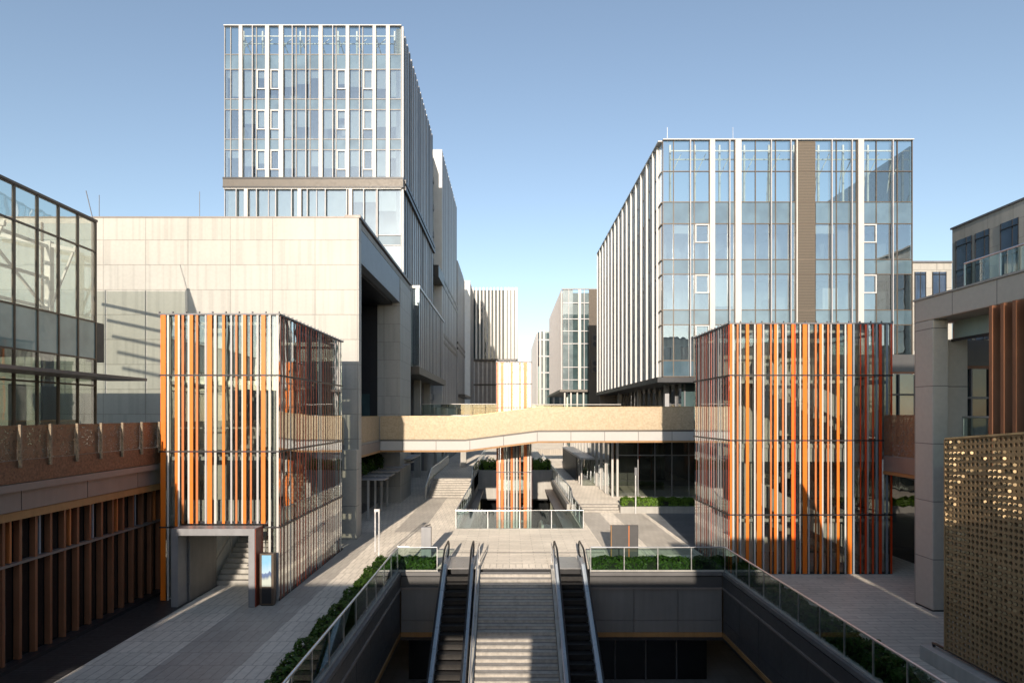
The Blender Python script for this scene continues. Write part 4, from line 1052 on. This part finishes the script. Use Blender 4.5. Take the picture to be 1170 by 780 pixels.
for k in range(20): t.box('fin', M['brown_fin'], 14.42, 14.72, 18.3-k*.43, 18.42-k*.43, 5.4, 10.25)
t.box('bottom_rail', M['dark'], 14.5, 14.66, 10, 18.29, 5.3, 5.39)
t = Thing('walkway', 'walkway with brown perforated parapet between the right striped tower and the portal', 'walkway', (17, 25, 4.4))
t.box('fascia', M['mauve'], 16.3, 16.4, 22.8, 26.7, 4.55, 5.2); t.box('timber_trim', M['wood'], 16.28, 16.4, 22.8, 26.7, 4.4, 4.54); t.box('deck', M['concrete_plain'], 16.41, 24, 22.8, 26.7, 5.0, 5.18)
for k in range(3): t.box('parapet_panel', M['perf_brown'], 16.32, 16.335, 22.8+k*1.3+.01, 22.8+(k+1)*1.3-.01, 5.22, 6.97)
t.box('deck', M['concrete_plain'], 17.0, 24, 26.71, 36, 5.0, 5.18)
single('recess_wall', 'dark recessed wall below the right walkway beside the striped tower', 'wall', MB().box(19, 19.2, 22.7, 36, 0, 5.0), M['g_dark'], (19.1,29,0))

t = Thing('gold_screen', 'tall gold perforated metal screen at the right edge of the foreground', 'screen', (12, 14, .5))
def gold_screen():
    P = .15; Y1 = 16.8; nc, nr = 47, 38; Z0 = .56
    def top(y): return 6.3+(Y1-y)*.09
    def Z(y, j): return Z0+(top(y)-Z0)*j/nr
    rr = random.Random(2); sheet_ = MB(); flaps = MB(); xf, xb = 11.97, 12.03
    for i in range(nc):
        ya, yb = Y1-(i+1)*P, Y1-i*P; yc = (ya+yb)/2
        for j in range(nr):
            za, zb = Z(ya, j), Z(ya, j+1); zc_, zd = Z(yb, j), Z(yb, j+1)
            cz = (za+zb+zc_+zd)/4; rad = .056 if rr.random() > .12 else .036
            sq = [(ya,za),(yc,(za+zc_)/2),(yb,zc_),(yb,(zc_+zd)/2),(yb,zd),(yc,(zb+zd)/2),(ya,zb),(ya,(za+zb)/2)]
            oc = [(yc+rad*math.cos(math.radians(225+45*k)), cz+rad*math.sin(math.radians(225+45*k))) for k in range(8)]
            b0 = len(sheet_.v)
            for X in (xf, xb):
                sheet_.v += [(X, y, z) for y, z in sq] + [(X, y, z) for y, z in oc]
            for k in range(8):
                k2 = (k+1) % 8
                sheet_.f.append((b0+k, b0+k2, b0+8+k2, b0+8+k)); sheet_.f.append((b0+16+k2, b0+16+k, b0+24+k, b0+24+k2))
                sheet_.f.append((b0+8+k, b0+8+k2, b0+24+k2, b0+24+k))
            clump = math.sin(i*.55+1)+math.sin(j*.4+i*.2)+rr.uniform(-.8,.8)
            if clump > .15 and j > 8 and rr.random() < .8:
                tl = rr.choice((.4,.8,1.1,1.3)); b1 = len(flaps.v)
                for k in range(8):
                    a = math.radians(45*k); dy, dz = .040*math.cos(a), .040*math.sin(a)
                    flaps.v.append((11.945-dy*math.sin(tl), yc+dy*math.cos(tl), cz+dz))
                flaps.f.append(tuple(range(b1, b1+8)))
    t.part('sheet', sheet_, M['gold']); t.part('discs', flaps, M['gold_flap'], stuff=True)
    ye = Y1-nc*P
    c = MB(); c.obox((12,Y1,top(Y1)+.03),(12,ye,top(ye)+.03), .14, .05); t.part('cap', c, M['gold_flap'])
    c = MB(); c.obox((12,Y1+.03,Z0-.02),(12,Y1+.03,top(Y1)), .1, .05, (0,1,0)); t.part('end_post', c, M['gold'])
gold_screen()
t.box('backing', M['dark'], 12.5, 12.56, 8, 16.6, .6, 5.6)
t = Thing('low_wall', 'low concrete wall with a black rail below the gold screen', 'wall', (12, 14, 0))
t.box('wall', M['concrete_plain'], 11.75, 12.5, 4, 17.55, .006, .42, bevel=.02)
t.part('rail', MB().tube([(12.0,17.3,.44),(12.0,17.35,.52),(12.0,17.2,.54),(12.0,8,.54)], .04), M['rubber'])

# ------------------------------------------------------------------ right background buildings
t = Thing('shop_building', 'low dark-fronted building behind the right striped tower', 'building', (25, 38, 0))
t.box('fascia', M['grey_panel'], 17.5, 29, 36, 36.3, 9.5, 10.5); t.box('timber_trim', M['brown_fin'], 17.5, 29, 35.95, 36.1, 9.36, 9.48); t.box('glass', M['g_teal'], 17.5, 29, 36.1, 36.2, 5.2, 9.34)
for k in range(11): t.box('mullion', M['dark'], 17.6+k*1.05, 17.68+k*1.05, 35.98, 36.09, 5.2, 9.34)
t.box('transom', M['dark'], 17.5, 29, 35.97, 36.08, 8.1, 8.2); t.box('roof', M['concrete_plain'], 17.5, 29, 36.31, 44, 10.2, 10.4); t.box('base', M['g_dark'], 19.3, 29, 36.1, 36.2, 0, 5.1)
def punched(label, x0, x1, y0, y1, zt, wins, face, mat):
    t = Thing('stone_block', label, 'building', ((x0+x1)/2, (y0+y1)/2, 0))
    t.box('wall', mat, x0, x1, y0, y1, 0, zt, bevel=.02); t.box('coping', M['fin_grey_dark'], x0-.1, x1, y0-.1, y1+.1, zt+.002, zt+.15)
    for a, b_, za, zb_ in wins:
        if face == 'x':
            o = t.box('window', M['g_blue'], x0-.03, x0-.003, a, b_, za, zb_)
            for q in (a, (a*2+b_)/3, b_): t.box('window_bar', M['dark'], x0-.06, x0-.031, q-.03, q+.03, za, zb_, parent=o)
            for z in [za+2*k for k in range(int((zb_-za)/2)+1)]: t.box('window_bar', M['dark'], x0-.1, x0-.032, a, b_, z-.03, z+.03, parent=o)
        else:
            o = t.box('window', M['g_blue'], a, b_, y0-.03, y0-.003, za, zb_)
            for q in (a, (a+b_)/2, b_): t.box('window_bar', M['dark'], q-.03, q+.03, y0-.06, y0-.031, za, zb_, parent=o)
            for z in [za+2*k for k in range(int((zb_-za)/2)+1)]: t.box('window_bar', M['dark'], a, b_, y0-.1, y0-.032, z-.03, z+.03, parent=o)
    return t
punched('grey stone building with tall blue windows at the far right edge', 37, 50, 34, 51.2, 22.4, [(49.0,50.7,12.8,21.3),(47.2,48.6,12.8,21.3),(44.5,46.1,12.8,21.3),(41,42.8,12.8,21.3),(37,38.7,12.8,21.3)], 'x', M['beige'])
punched('lower cream stone building between the right office block and the grey stone building', 31.7, 34.9, 48.3, 56, 18.9, [(31.95,32.8,12,18.2),(33.35,34.4,12,18.2)], 'y', M['beige'])

# ------------------------------------------------------------------ the side the camera stands on (behind the lens)
t = Thing('footbridge', 'near footbridge the picture is taken from, behind the camera', 'footbridge', (2, -2, 4.4))
t.box('deck', M['concrete_plain'], -13.3, 13, -4, -.6, 4.9, 5.3); t.box('fascia', M['white_panel'], -13.3, 13, -.59, -.5, 4.4, 5.3)
t.box('parapet', M['gold'], -13.3, 13, -.56, -.52, 5.3, 6.2); t.box('under_wall', M['grey_panel'], -13.3, -4.6, -2.4, -2.2, 0, 4.89); t.box('under_wall', M['grey_panel'], -1.2, 13, -2.4, -2.2, 0, 4.89)
t.box('shade_box', M['grey_panel_light'], 6.0, 12.6, -3.9, -1.2, 5.31, 8.3)  # unseen box, added to shade the foot of the right tower
t = Thing('stone_block', 'stone building behind the camera on the right', 'building', (20, -8, 0))
t.box('wall', M['beige'], 12.75, 34, -14, -4.2, 0, 19.5)
for k in range(7): t.box('window', M['g_blue'], 14+k*2.8, 15.8+k*2.8, -4.19, -4.15, 6, 18)
t = Thing('stone_block', 'glass-fronted building behind the camera on the left', 'building', (-24, -10, 0))
t.box('wall', M['beige'], -40, -15, -16, -4.2, 0, 9)
for k in range(8): t.box('window', M['g_blue'], -38+k*2.9, -36.2+k*2.9, -4.19, -4.15, 5.5, 8.5)
